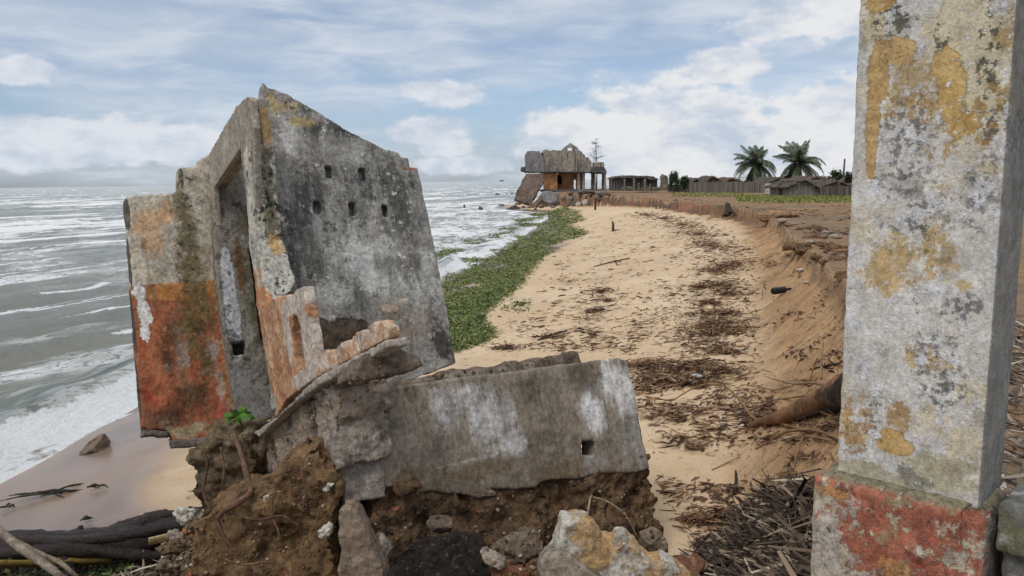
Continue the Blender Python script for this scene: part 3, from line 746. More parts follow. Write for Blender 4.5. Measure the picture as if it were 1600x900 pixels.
# ------------------------------------------------------------------ masonry base under the door wall
mb = empty('masonry_base', tuple(CG - np.array([0, .6, 1.9])), 'block masonry base under the tilted doorway, brown earth clinging to it', 'masonry')
def tuple_scale(c, g, k):
    m = g.node('ShaderNodeMix', data_type='RGBA', blend_type='MULTIPLY'); m.inputs[0].default_value = 1
    g.put(m.inputs[6], c); m.inputs[7].default_value = (k, k, k, 1); return m.outputs[2]
def mat_blocks():
    m, g = new_mat('block_masonry'); p = g.obj(); X, Y, Z = g.xyz(p)
    wob = g.mul(g.sub(g.noise(p, 5, 4, .6, 3), .5), .05)
    cv = g.node('ShaderNodeCombineXYZ'); g.put(cv.inputs[0], g.add(Y, wob)); g.put(cv.inputs[1], g.add(Z, wob))
    br = g.node('ShaderNodeTexBrick'); g.t.links.new(cv.outputs[0], br.inputs['Vector'])
    br.inputs['Scale'].default_value = 1; br.inputs['Brick Width'].default_value = .40; br.inputs['Row Height'].default_value = .20
    br.inputs['Mortar Size'].default_value = .012; br.inputs['Mortar Smooth'].default_value = .5
    c = g.mix(g.step(g.noise(p, 3, 6, .65, 1), .3, .7), c_(138, 121, 104), c_(168, 151, 132))
    c = g.mix(g.step(g.noise(p, 1.6, 5, .65, 7), .50, .66), c, c_(86, 72, 58))
    jm = g.step(g.noise(p, 3.5, 4, .6, 17), .42, .6)
    c = g.mix(g.mul(g.mul(br.outputs['Fac'], jm), .5), c, c_(84, 72, 60))
    c = g.mix(g.step(g.noise(p, 24, 8, .8, 19), .38, .62), tuple_scale(c, g, .62), c)
    c = g.mix(g.mul(g.step(g.noise(p, 9, 5, .7, 11), .56, .64), .7), c, c_(172, 160, 146))
    pale = g.step(g.add(Y, g.mul(g.sub(g.noise(p, 6, 5, .65, 13), .5), .7)), -1.25, -1.5)
    c = g.mix(g.mul(pale, .8), c, g.mix(g.noise(p, 14, 5, .7, 15), c_(120, 108, 96), c_(178, 168, 156)))
    h = g.add(g.mul(g.mul(br.outputs['Fac'], jm), -.5), g.add(g.mul(g.noise(p, 8, 5, .65, 21), .8), g.mul(g.noise(p, 40, 4, .7, 22), .4)))
    h = g.add(h, g.mul(pale, g.mul(g.noise(p, 5, 4, .6, 25), 2.0)))
    finish(g, c, .93, h, .016, 1.0, .2); return m
wall('block_wall', [(366, 700, 1), (410, 676, 1), (470, 634, 1), (505, 612, 1), (529, 600, 1), (533, 650, 1), (528, 729, 1), (470, 748, 1), (400, 768, 1), (330, 800, 1)], 0, .0, .34, mat_blocks(), mb, (), .012, .006, ((.3, .02, 1), (.11, .022, 2), (.04, .009, 3), (.02, .003, 4)), 31)
mat_bc = layered('pale_broken_concrete', (c_(168, 156, 144), c_(136, 124, 112), 4), [dict(c=c_(92, 80, 68), n=(4, .54, .66), s=.8), dict(c=c_(204, 196, 186), n=(9, .58, .66), s=.6)], bump=((8, 1), (30, .7)), bdist=.02, axes=(1, 2))
YB = float(bf(530, 660, 0, 0)[1])
wall('foundation_pier', [(527, 726, 1), (560, 718, .6), (600, 712, .6), (602, 776, .6), (570, 782, 1), (540, 798, 1)], 1, YB + .03, .30, mat_bc, mb, (), .012, .010, ((.2, .012, 1), (.05, .008, 2), (.02, .003, 3)), 33)
wall('broken_corner', [(522, 606, 1.4), (548, 590, 1), (580, 580, 1), (604, 582, .8), (606, 610, 1.5), (603, 640, 1.5), (609, 672, 1.5), (608, 712, 1), (570, 722, 1), (528, 732, 1), (520, 680, 1.4)], 1, YB - .05, .36, mat_bc, mb, (), .0115, .016, ((.25, .03, 1), (.10, .022, 2), (.04, .010, 3), (.018, .004, 4)), 34)
# earth and roots hanging under the orange wall
mat_soil = layered('packed_earth', (c_(142, 114, 82), c_(112, 88, 63), 3.5), [
    dict(c=c_(140, 112, 76), n=(4, .52, .68), s=.7), dict(c=c_(48, 36, 26), n=(5, .52, .66), s=.85), dict(c=c_(122, 66, 40), n=(6, .60, .68), s=.6),
    dict(c=c_(176, 164, 146), n=(15, .67, .70), s=.75, h=.3), dict(c=c_(36, 28, 22), n=(18, .58, .68), s=.4, h=-.2)], bump=((6, .8), (16, .7), (50, .6)), bdist=.022)
mat_clay = layered('grey_earth', (c_(138, 122, 98), c_(104, 88, 68), 3.5), [dict(c=c_(70, 56, 42), n=(5, .52, .64, (2, 2, .5)), s=.85), dict(c=c_(164, 148, 122), n=(7, .58, .66), s=.6)], bump=((6, 1.2), (16, .9), (50, .5)), bdist=.03)
def lump(name, pts, Y, thick, mat, parent, seed, voxel=.02, disp=((.35, .07, 1), (.12, .045, 2), (.045, .018, 3)), ja=.03, lean=0.0):
    """a heavy lump whose outline is known from the photo, standing at depth Y with its own thickness"""
    o = at(sum(p[0] for p in pts) / len(pts), sum(p[1] for p in pts) / len(pts), Y)
    poly = []
    for q in pts:
        r = at(q[0], q[1], Y); poly.append((r[0] - o[0], r[2] - o[2]) + tuple(q[2:]))
    bm = prism(jag(poly, ja, 3, seed), 1, 0, thick)
    me = remesh(bm_mesh(name, bm), voxel, [(a, b, c + seed) + tuple(d) for a, b, c, *d in disp])
    return link(name, me, mat, parent, Matrix.Translation(o) @ Matrix.Rotation(lean, 4, 'X'))
lump('hanging_earth', [(300, 706, 2), (330, 696), (372, 694), (400, 720), (400, 790), (350, 806), (312, 812, 2), (298, 770, 2)], 6.15, .7, mat_clay, mb, 41, .022)

# ------------------------------------------------------------------ earth clod in front of it
clod = empty('earth_clod', tuple(at(410, 880, 4.95)), 'brown clod of eroded earth with a root hanging over it, leaning on block masonry', 'earth')
lump('clod_body', [(284, 826, 1), (330, 798, 1), (380, 780, 1), (424, 760, 1), (452, 728, 1), (470, 714, 1), (488, 707, .6), (506, 716, .6), (524, 742, .8), (533, 786, .8), (522, 830, 1), (528, 880, 1), (530, 1010), (250, 1010), (270, 920, 1), (296, 880, 1)], 4.45, .85, mat_soil, clod, 51, .016, ((.7, .10, 1), (.25, .045, 2), (.10, .030, 3, 4, True), (.05, .014, 5), (.025, .007, 4)), .02, -.16)
mat_root = layered('root_bark', (c_(116, 90, 72), c_(92, 70, 56), 8), [dict(c=c_(160, 128, 104), n=(14, .56, .66), s=.6)], bump=((30, .8),), bdist=.006)
def pp(px, py, Y): return at(px, py, Y)
tubes('root', [([pp(366, 678, 5.4), pp(376, 706, 5.2), pp(386, 744, 4.8), pp(392, 768, 4.5), pp(374, 784, 4.40), pp(348, 800, 4.34), pp(340, 816, 4.32), pp(350, 840, 4.30), pp(368, 862, 4.28)], [.016, .020, .022, .018, .010])], mat_root, clod, 8, .004)
tubes('root', [([pp(318, 700, 5.9), pp(324, 730, 5.85), pp(318, 770, 5.85), pp(330, 800, 5.6)], [.010, .008, .005])], mat_root, clod, 6, .003)
tubes('root', [([pp(345, 698, 5.9), pp(350, 735, 5.85), pp(342, 780, 5.7)], [.009, .004])], mat_root, clod, 6, .003)
for k, q in enumerate((((300, 816, 4.5), (312, 846, 4.35), (306, 880, 4.3)), ((430, 768, 4.4), (424, 800, 4.36), (436, 836, 4.30), (430, 862, 4.28)), ((470, 730, 4.40), (478, 770, 4.38), (470, 800, 4.32)), ((360, 800, 4.40), (400, 812, 4.34), (440, 806, 4.33), (468, 822, 4.30)), ((340, 870, 4.3), (380, 882, 4.2), (420, 878, 4.2), (452, 892, 4.15)), ((500, 790, 4.36), (494, 830, 4.30), (506, 866, 4.26)))):
    tubes('fine_root', [([pp(*v) for v in q], [.007, .006, .003])], mat_root, clod, 5, .003)
mat_white = layered('white_rubbish', (c_(206, 201, 190), c_(176, 170, 158), 9), [dict(c=c_(120, 104, 86), n=(9, .60, .68), s=.6)], bump=((20, .6),), rough=.6)
for (px, py, s, lab, Y) in ((507, 831, .055, 'chunky white plaster lump near the foot of the earth clod', 4.31), (514, 760, .032, 'small white plastic scrap high on the earth clod', 4.40), (415, 778, .022, 'white shell chip on top of the earth clod', 4.42)):
    tag(link('plaster_fragment', rock_mesh('plaster_fragment', s * .7, s * .5, s * 1.2, int(px) + 3, 14, 4, ((.6, .25), (.2, .12))), mat_white, None, Matrix.Translation(at(px, py, Y)) @ Matrix.Rotation(.6, 4, 'Y')), lab, 'fragment', 'white scraps on the earth clod')

# ------------------------------------------------------------------ grey foundation wall with its earth core
YF = float((_R @ (at(605, 605, 4.95) - CG))[1])
fw = empty('foundation_wall', tuple(CG + be * 1.3 - bd * .9 - bw * 2.2), 'grey concrete foundation wall with a square drain hole and undercut brown earth', 'foundation')
Fm = lambda L: ell(L, 1, YF)
mat_found = layered('stained_concrete', (c_(152, 140, 124), c_(126, 115, 101), 2.4), [
    dict(c=c_(74, 65, 56), n=(3.0, .50, .68, (2.0, 1, .45)), s=.7),
    dict(c=c_(136, 128, 118), n=(2.5, .52, .70, (2.0, 1, .5)), s=.6),
    dict(c=c_(212, 209, 205), c2=c_(184, 180, 175), c2s=9, e=Fm([(765, 655, 60, 74), (800, 690, 46, 42), (700, 640, 44, 54), (730, 618, 70, 34)]), j=.75, soft=.7, s=.95, streak=1),
    dict(c=c_(216, 213, 209), e=Fm([(925, 640, 34, 54), (978, 615, 36, 80), (958, 596, 44, 50)]), j=.75, soft=.7, s=.95, streak=1),
    dict(c=c_(154, 150, 146), e=Fm([(990, 690, 34, 60), (930, 720, 30, 22)]), j=1.0, soft=.8, s=.7, streak=1),
    dict(c=c_(70, 60, 50), e=Fm([(705, 640, 14, 60), (830, 610, 26, 50), (905, 590, 20, 40), (640, 610, 26, 26)]), j=1.0, soft=.8, s=.6, streak=1),
    dict(c=c_(190, 184, 176), e=Fm([(735, 719, 70, 4), (775, 708, 40, 4), (735, 632, 55, 2), (655, 650, 12, 2)]), n=(20, .42, .56), j=1.2, soft=.4, s=.7),
    dict(c=c_(112, 96, 72), e=Fm([(760, 735, 120, 22), (640, 745, 60, 20), (880, 735, 60, 22)]), j=1.0, soft=.5, s=.7),
    dict(c=c_(80, 84, 52), n=(4, .54, .66), e=Fm([(640, 620, 60, 40)]), j=1.0, soft=.5, s=.5),
    dict(c=c_(60, 52, 44), n=(14, .60, .68), s=.5), dict(c=c_(190, 186, 180), n=(22, .68, .71), s=.6),
], bump=((4, .6), (16, .5), (60, .3)), bdist=.012)
wall('concrete_wall', [(592, 606, .5), (606, 605, .6), (700, 592, .4), (800, 580, .4), (900, 567, .4), (968, 559, .8), (980, 563, .8), (992, 618, .6), (1008, 700, .6), (1016, 732, 2.5), (960, 738, 3), (900, 748, 3), (850, 754, 3), (800, 764, 3), (740, 772, 3), (690, 770, 3), (640, 766, 3), (596, 764, 2)],
     1, YF, .20, mat_found, fw, [[(911, 689), (926, 688), (930, 692), (930, 709), (926, 712), (912, 711), (909, 706), (909, 692)]], .0125, .008, ((.5, .010, 1), (.09, .005, 2), (.028, .002, 3)), 61)
mat_core = layered('brown_earth_core', (c_(142, 114, 86), c_(114, 90, 68), 3), [
    dict(c=c_(132, 106, 72), n=(3, .52, .68, (1, 1, 2)), s=.75), dict(c=c_(40, 31, 25), n=(3.2, .53, .68, (1, 1, 1.8)), s=.9), dict(c=c_(128, 76, 46), n=(3.5, .58, .68), s=.6),
    dict(c=c_(150, 138, 124), n=(7, .62, .68), s=.65), dict(c=c_(30, 24, 20), n=(16, .56, .66), s=.6, h=-.3)], bump=((7, 1.2), (18, .9), (55, .5)), bdist=.04)
wall('earth_core', [(590, 740, 1), (690, 740), (820, 736), (920, 720), (1012, 712), (1020, 760, 1), (1024, 800, 1), (1040, 830, 1.4), (1046, 872, 1.4), (1000, 905, 1), (800, 930), (580, 930)], 1, YF + .05, .9, mat_core, fw, (), .018, .025, ((.5, .06, 1), (.2, .05, 2), (.08, .032, 3), (.03, .014, 4)), 63)
mat_cap = layered('cap_stone', (c_(150, 142, 130), c_(120, 110, 98), 5), [dict(c=c_(84, 74, 64), n=(6, .53, .64), s=.8), dict(c=c_(92, 92, 62), n=(4, .58, .68), s=.5)], bump=((10, 1), (34, .7)), bdist=.02)
zt = float(bf(790, 581, 1, YF)[2])
for i, (xa, xb, y1, y2, h_, tilt) in enumerate(((900, 845, .12, .46, .085, .02), (840, 768, .08, .44, .07, -.02), (764, 690, .05, .42, .06, .03), (684, 640, .05, .38, .05, -.04))):
    a = bf(xa, 572, 1, YF + y1)[0]; b = bf(xb, 580, 1, YF + y1)[0]; zz = float(bf((xa + xb) / 2, 581 - (xa + xb - 1580) * .064, 1, YF)[2])
    bm = box_bm((min(a, b), YF + y1, zz - .10), (max(a, b) - .015, YF + y2, zz + h_ * .62), None, Matrix.Rotation(tilt, 3, 'Y'))
    link('cap_stone', remesh(bm_mesh('cap_stone', bm), .014, ((.2, .02, i), (.06, .012, i + 4), (.025, .005, 7))), mat_cap, fw, WB)
bm = box_bm((.35, YF + .20, -1.25), (2.40, YF + .95, zt - .08))
link('earth_top', remesh(bm_mesh('earth_top', bm), .03, ((.3, .05, 5), (.1, .04, 6), (.04, .015, 7))), mat_core, fw, WB)
mat_fiber = layered('pale_fibre', (c_(176, 160, 138), c_(150, 132, 110), 9), [])
dr = [([pp(918, 806, 4.9), pp(922, 780, 4.95), pp(925, 774, 5.0)], [.009, .007]), ([pp(924, 776, 5.0), pp(950, 784, 4.95), pp(978, 806, 4.92), pp(996, 840, 4.9)], [.006, .005, .004])]
tag(tubes('dry_stick', dr, mat_fiber, None, 6), 'thin pale forked stick poking out of the brown earth under the grey wall', 'stick')

# ------------------------------------------------------------------ loose rubble before the wall
def rubble(name, px, py, Y, r, seed, mat, label, cat='rubble', rot=(0, 0, 0), cuts=15, disp=((.3, .05), (.10, .035), (.035, .014)), sub=5):
    W = Matrix.Translation(at(px, py, Y)) @ Matrix.Rotation(rot[2], 4, 'Z') @ Matrix.Rotation(rot[1], 4, 'Y') @ Matrix.Rotation(rot[0], 4, 'X')
    return tag(link(name, rock_mesh(name, *r, seed, cuts, sub, disp), mat, None, W), label, cat, 'rubble heaped before the foundation wall')
# leaning post
def lump_thing(name, pts, Y, thick, mat, seed, label, cat, group=None, **kw):
    return tag(lump(name, pts, Y, thick, mat, None, seed, **kw), label, cat, group)
mat_post = layered('post_concrete', (c_(166, 148, 130), c_(140, 122, 106), 4), [dict(c=c_(108, 92, 78), n=(4, .53, .66), s=.7), dict(c=c_(196, 182, 166), n=(9, .58, .66), s=.6)], bump=((7, .7), (30, .6)), bdist=.012)
lump_thing('concrete_post', [(530, 798, 1), (548, 792, 1), (556, 800, .4), (578, 846, .4), (598, 892, .4), (606, 925), (526, 925), (532, 870, .4), (528, 836, .6)], 4.28, .16, mat_post, 71, 'leaning pinkish concrete post between the earth clod and the dark slab', 'post', voxel=.011, disp=((.2, .010, 1), (.05, .006, 2), (.02, .003, 3)), ja=.008)
mat_aggr = layered('dark_aggregate', (c_(58, 52, 48), c_(42, 38, 36), 6), [
    dict(c=c_(112, 100, 92), n=(30, .56, .62), s=.8, h=.5), dict(c=c_(26, 24, 22), n=(24, .54, .62), s=.8, h=-.4), dict(c=c_(150, 128, 114), n=(44, .64, .68), s=.7, h=.5), dict(c=c_(96, 78, 66), n=(4, .58, .68), s=.6)], bump=((26, 1.2), (60, .9)), bdist=.02)
sl_ = lump_thing('dark_slab', [(594, 908, 1), (606, 886, .6), (622, 866, .6), (646, 850, .5), (690, 842, .5), (734, 838, .5), (748, 846, .8), (766, 866, 1), (784, 884, 1), (800, 930), (590, 930)], 3.95, .42, mat_aggr, 73, 'broken slab of dark pebbly aggregate lying in front of the grey wall', 'slab', 'rubble heaped before the foundation wall', voxel=.012, disp=((.3, .02, 1), (.05, .010, 2), (.02, .006, 3)), lean=-.5)
mat_rock = layered('grey_brown_stone', (c_(136, 120, 104), c_(104, 90, 76), 5), [dict(c=c_(172, 158, 142), n=(6, .54, .66), s=.8), dict(c=c_(62, 52, 44), n=(7, .54, .64), s=.8), dict(c=c_(160, 104, 72), n=(4, .62, .70), s=.5)], bump=((9, 1), (34, .8)), bdist=.02)
mat_pale = layered('pale_stone', (c_(176, 164, 148), c_(146, 134, 120), 5), [dict(c=c_(110, 96, 82), n=(6, .53, .64), s=.8), dict(c=c_(206, 198, 186), n=(10, .60, .68), s=.6)], bump=((9, 1), (34, .8)), bdist=.018)
mat_brk = layered('reddish_stone', (c_(136, 92, 68), c_(112, 76, 58), 6), [dict(c=c_(170, 140, 116), n=(7, .56, .64), s=.7), dict(c=c_(66, 48, 40), n=(9, .55, .64), s=.7)], bump=((12, 1), (40, .8)), bdist=.018)
rubble('stone_chunk', 812, 862, 4.15, (.19, .15, .16), 2, mat_rock, 'grey brown chunk with chipped faces between dark slab and yellow balustrade', rot=(.2, .5, .3))
rubble('stone_chunk', 798, 900, 3.9, (.16, .12, .10), 4, mat_brk, 'reddish broken chunk at the dark slab edge near the picture bottom', rot=(.1, .3, 1))
rubble('stone_chunk', 858, 892, 3.95, (.14, .12, .10), 6, mat_core, 'dark brown chunk under the yellow balustrade piece', rot=(.4, .2, .5))
rubble('stone_chunk', 768, 872, 3.86, (.085, .09, .045), 8, mat_pale, 'flat pale flake lying on the dark slab', rot=(.3, .35, .4))
rubble('stone_chunk', 596, 862, 4.5, (.10, .10, .13), 12, mat_pale, 'whitish chunk standing beside the leaning post', rot=(0, .2, .5))
rubble('stone_chunk', 690, 820, 4.62, (.10, .08, .07), 14, mat_rock, 'rough chunk wedged in brown earth above the dark slab')
rubble('stone_chunk', 1020, 846, 5.05, (.14, .12, .16), 16, mat_rock, 'grey chunk at the lower corner of the earth under the grey wall')
rubble('stone_chunk', 1066, 884, 4.7, (.20, .14, .07), 18, mat_brk, 'low dark reddish chunk where the sand meets the rubble')
rubble('stone_chunk', 634, 764, 4.72, (.12, .08, .06), 20, mat_core, 'dark clod under the lower edge of the grey wall')
rubble('stone_chunk', 752, 770, 4.80, (.10, .07, .045), 22, mat_rock, 'flat grey chunk embedded under the lower edge of the grey wall')
# moulded balustrade fragment, yellow faces in pale grey mouldings
mat_bal = layered('yellow_moulded_stone', (c_(208, 202, 190), c_(180, 174, 163), 5), [
    dict(c=c_(122, 116, 106), n=(9, .54, .64), s=.7), dict(c=c_(180, 142, 92), c2=c_(192, 160, 112), c2s=8, n=(7, .42, .52), e=[(-.10, .10, .16, .22), (.17, -.03, .13, .17), (.40, -.16, .14, .10)], j=.3, soft=.12, s=.9, h=-.3),
    dict(c=c_(150, 92, 54), n=(9, .58, .64), s=.5)], bump=((9, .9), (34, .7)), bdist=.014, js=2.2, gs=1.6)
lump_thing('balustrade_fragment', [(880, 822, .4), (900, 817, .3), (922, 820, .3), (932, 832, .4), (942, 850, .5), (962, 858, .4), (976, 848, .3), (994, 858, .4), (1004, 874, .5), (1024, 888, .5), (1044, 884, .4), (1070, 898, .5), (1090, 915, .5), (1090, 940), (850, 940), (852, 884, .8), (870, 866, .6), (878, 842, .5)], 3.72, .24, mat_bal, 75, 'broken moulded balustrade piece with yellow paint lying before the grey wall', 'balustrade', 'rubble heaped before the foundation wall', voxel=.010, disp=((.25, .020, 1), (.06, .012, 2), (.022, .004, 3)), ja=.010, lean=-.12)
lump_thing('moulded_stone', [(846, 886, .6), (866, 868, .4), (884, 868, .4), (930, 898, .3), (980, 925, .3), (980, 950), (846, 950)], 3.62, .22, mat_pale, 77, 'ribbed pale moulding chunk lying against the yellow balustrade piece', 'rubble', 'rubble heaped before the foundation wall', voxel=.011, disp=((.2, .014, 1), (.05, .008, 2)), lean=-.2)

# ------------------------------------------------------------------ tall pillar beside the camera, on its plinth
class Frame:
    def __init__(s, o, ax, ay, az):
        s.o = np.array(o, float); s.R = np.array([ax, ay, az], float)
        s.W = Matrix(((ax[0], ay[0], az[0], o[0]), (ax[1], ay[1], az[1], o[1]), (ax[2], ay[2], az[2], o[2]), (0, 0, 0, 1)))
    def bf(s, px, py, ax, val):
        o = s.R @ (CAM - s.o); r = s.R @ ray(px, py); return o + r * ((val - o[ax]) / r[ax])
    def ell(s, lst, ax=1, val=0.0):
        keep = [i for i in range(3) if i != ax]; out = []
        for (px, py, rx, ry) in lst:
            a = s.bf(px, py, ax, val)[keep]; b = s.bf(px + rx, py, ax, val)[keep]; c = s.bf(px, py + ry, ax, val)[keep]
            out.append((a[0], a[1], max(abs(b[0] - a[0]), .01), max(abs(c[1] - a[1]), .01)))
        return out
    def pl(s, pts, ax=1, val=0.0):
        keep = [i for i in range(3) if i != ax]
        return [tuple(s.bf(q[0], q[1], ax, val)[keep]) + tuple(q[2:]) for q in pts]
ZPL = 2.70
def on_z(px, py, z):
    r = ray(px, py); return CAM + r * ((z - CAM_H) / r[2])
PLc, PRc = on_z(1309, 732, ZPL), on_z(1532, 789, ZPL)
pa = (PRc - PLc); PW = float(np.linalg.norm(pa)); pa /= PW; pnv = np.array([-pa[1], pa[0], 0])
FP = Frame(PLc, pa, pnv, (0, 0, 1)); PD = .24
pil = empty('pillar', tuple(PLc + pa * PW / 2 + pnv * PD / 2 - np.array([0, 0, .72])), 'tall peeling grey and ochre pillar on a red painted plinth', 'pillar')
tag(pil, kind='thing')
E_ = lambda L: FP.ell(L)
mat_pillar = layered('peeling_pillar_paint', (c_(226, 223, 217), c_(206, 202, 195), 6), [
    dict(c=c_(140, 137, 128), n=(11, .50, .60), m=(3.5, .42, .60), s=.8),
    dict(c=c_(222, 224, 228), n=(12, .53, .58), s=.8, seed=5, h=.15),
    dict(c=c_(196, 178, 136), c2=c_(212, 200, 168), n=(9, .50, .57), m=(2.6, .44, .58), s=.8),
    dict(c=c_(210, 198, 166), e=E_([(1520, 120, 76, 140), (1500, 40, 80, 60)]), j=.6, soft=.2, s=.85),
    dict(c=c_(188, 160, 108), c2=c_(166, 144, 102), n=(18, .44, .54), e=E_([(1580, 60, 40, 80), (1590, 120, 34, 70), (1410, 120, 46, 46), (1440, 150, 70, 56), (1400, 420, 60, 50), (1460, 400, 40, 60)]), j=.6, soft=.3, s=.85),
    dict(c=c_(84, 81, 70), n=(34, .49, .56), e=E_([(1545, 90, 26, 120), (1552, 170, 28, 70), (1390, 30, 46, 46), (1470, 60, 16, 36), (1580, 210, 30, 40)]), j=.7, soft=.3, s=.9, h=-.2),
    dict(c=c_(202, 168, 108), c2=c_(184, 148, 94), c2s=22, e=E_([(1402, 80, 44, 28), (1374, 112, 22, 64), (1364, 190, 14, 66), (1361, 250, 11, 36), (1376, 4, 30, 20)]), j=.55, soft=.10, s=.92, h=-.35),
    dict(c=c_(212, 180, 120), c2=c_(198, 162, 102), c2s=12, e=E_([(1478, 105, 28, 38), (1488, 150, 28, 64), (1504, 195, 36, 24)]), j=.42, soft=.08, s=.95, h=-.4),
    dict(c=c_(172, 140, 86), n=(34, .49, .56), e=E_([(1420, 170, 56, 36), (1530, 190, 46, 44), (1470, 225, 36, 36), (1545, 150, 36, 66)]), j=.7, soft=.2, s=.85),
    dict(c=c_(112, 112, 110), n=(42, .48, .56), e=E_([(1420, 200, 66, 66), (1410, 270, 56, 60), (1440, 340, 46, 46), (1470, 600, 66, 66), (1450, 560, 56, 56), (1530, 300, 36, 70), (1390, 380, 46, 46), (1500, 480, 50, 40)]), j=.8, soft=.4, s=.85),
    dict(c=c_(200, 172, 120), n=(22, .47, .55), e=E_([(1400, 400, 56, 46), (1460, 390, 46, 66), (1380, 440, 66, 36), (1500, 430, 46, 36), (1440, 560, 46, 26), (1580, 540, 16, 34), (1575, 640, 16, 24), (1480, 300, 30, 20)]), j=.8, soft=.3, s=.8),
    dict(c=c_(206, 172, 112), e=E_([(1398, 697, 36, 17), (1394, 680, 22, 12)]), j=.26, soft=.05, s=.97, h=-.45),
    dict(c=c_(178, 140, 88), n=(28, .42, .52), e=E_([(1404, 655, 26, 32), (1340, 650, 30, 46), (1330, 690, 30, 22)]), j=.7, soft=.2, s=.85),
    dict(c=c_(184, 178, 146), c2=c_(164, 155, 120), e=E_([(1380, 745, 120, 24), (1470, 740, 100, 44), (1340, 730, 46, 18)]), j=.8, soft=.4, s=.75),
    dict(c=c_(112, 108, 102), e=E_([(1415, 735, 22, 14), (1430, 752, 32, 12)]), j=.9, soft=.3, s=.6),
    dict(c=c_(88, 85, 78), n=(70, .55, .60), m=(5, .50, .64), s=.7, h=-.2), dict(c=c_(236, 236, 236), n=(48, .58, .62), m=(4, .42, .58), s=.8, h=.15),
    dict(c=c_(108, 105, 98), c2=c_(132, 129, 122), c2s=12, band=(0, PW - .009, PW - .004), jb=.0015, s=.82),  # side face turned from the sun: its shade painted in as darker grey
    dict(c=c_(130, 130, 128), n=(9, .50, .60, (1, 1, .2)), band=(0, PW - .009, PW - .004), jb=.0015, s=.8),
], bump=((14, .6), (42, .7), (130, .5)), bdist=.007, rough=.88, js=3.2, gs=3.4, grit=.60)
bm = box_bm((0, 0, -.02), (PW, PD, 2.3))
me = remesh(bm_mesh('shaft', bm), .011, ((.5, .004, 1), (.10, .0030, 2), (.03, .0016, 3)))
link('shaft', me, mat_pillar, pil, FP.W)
F2 = Frame(FP.o - FP.R[0] * .055 - FP.R[1] * .055, FP.R[0], FP.R[1], FP.R[2])
E2 = lambda L: F2.ell(L)
mat_plinth = layered('red_plinth_paint', (c_(196, 186, 170), c_(172, 163, 149), 7), [
    dict(c=c_(176, 106, 80), c2=c_(148, 84, 68), c2s=16, n=(8, .41, .47), s=.92, h=-.25, e=E2([(1410, 840, 190, 110), (1310, 785, 90, 60), (1490, 870, 130, 110)]), j=.7, soft=.1),
    dict(c=c_(196, 146, 98), e=E2([(1300, 768, 36, 12), (1400, 890, 40, 20)]), j=.6, soft=.1, s=.9, h=-.2),
    dict(c=c_(198, 188, 164), n=(11, .56, .60), s=.85, h=.2), dict(c=c_(146, 140, 104), n=(7, .57, .63), s=.75), dict(c=c_(120, 68, 56), n=(13, .60, .64), s=.8),
    dict(c=c_(192, 100, 84), n=(17, .60, .64), s=.7, seed=6),
    dict(c=c_(182, 176, 166), e=E2([(1290, 850, 28, 60)]), j=.6, soft=.12, s=.9),
    dict(c=c_(156, 148, 122), c2=c_(122, 116, 96), band=(2, -.026, -.012), jb=.012, s=.95),
    dict(c=c_(78, 78, 78), c2=c_(104, 104, 102), band=(0, PW + .068, PW + .080), jb=.01, s=.85),  # dark grey painted over the plinth's side face for its shade
    dict(c=c_(56, 52, 46), n=(34, .60, .65), s=.7)], bump=((12, .8), (40, .7), (110, .5)), bdist=.009, js=2.5, gs=2.2)
bm = bmesh.new()
def pring(e, z): return [bm.verts.new(v) for v in ((.055 - e, .055 - e, z), (.055 + PW + e * .6, .055 - e, z), (.055 + PW + e * .6, .055 + PD + e * .2 - .06, z), (.055 - e, .055 + PD + e * .2 - .06, z))]
rings = [pring(.055, -.80), pring(.052, -.028), pring(.012, -.002)]
bm.faces.new(rings[0][::-1]); bm.faces.new(rings[-1])
for a, b in zip(rings[:-1], rings[1:]):
    for k in range(4): bm.faces.new((a[k], a[(k + 1) % 4], b[(k + 1) % 4], b[k]))
# a bite out of the front right edge
me = remesh(bm_mesh('plinth', bm), .011, ((.4, .005, 1), (.09, .004, 2), (.03, .002, 3)))
co = np.empty(len(me.vertices) * 3, np.float32); me.vertices.foreach_get('co', co); co = co.reshape(-1, 3)
edge = np.exp(-((co[:, 0] - (PW + .088)) ** 2 + co[:, 1] ** 2) / .05 ** 2) * sstep(co[:, 2], -.32, -.02)
co[:, 0] -= .06 * edge; co[:, 1] += .04 * edge
me.vertices.foreach_set('co', co.ravel()); me.update()
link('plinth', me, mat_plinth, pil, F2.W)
lw = empty('low_wall', tuple(FP.o + FP.R[0] * (PW + .5) - np.array([0, 0, .7])), 'low mossy grey wall with a rounded coping butting against the pillar', 'wall')
tag(lw, kind='thing')
mat_lw = layered('mossy_grey_wall', (c_(124, 124, 118), c_(96, 96, 92), 6), [dict(c=c_(112, 110, 78), n=(5, .52, .64), s=.7), dict(c=c_(170, 172, 172), n=(8, .56, .66), s=.7), dict(c=c_(190, 170, 60), n=(40, .66, .69), s=.6), dict(c=c_(50, 50, 48), n=(14, .58, .66), s=.7),
    dict(c=c_(156, 52, 40), n=(6, .45, .52), band=(2, -.27, -.33), jb=.03, s=.9), dict(c=c_(196, 186, 150), n=(9, .58, .64), band=(2, -.27, -.33), jb=.03, s=.9)], bump=((9, .9), (30, .7)), bdist=.012)
link('coping', remesh(bm_mesh('coping', box_bm((PW + .040, .010, -.125), (PW + 1.6, .25, .020))), .012, ((.3, .008, 2), (.08, .006, 3)), 4), mat_lw, lw, FP.W)
link('wall_body', remesh(bm_mesh('wall_body', box_bm((PW + .050, .035, -.75), (PW + 1.6, .23, -.12))), .014, ((.3, .010, 4), (.07, .007, 5)), 1), mat_lw, lw, FP.W)

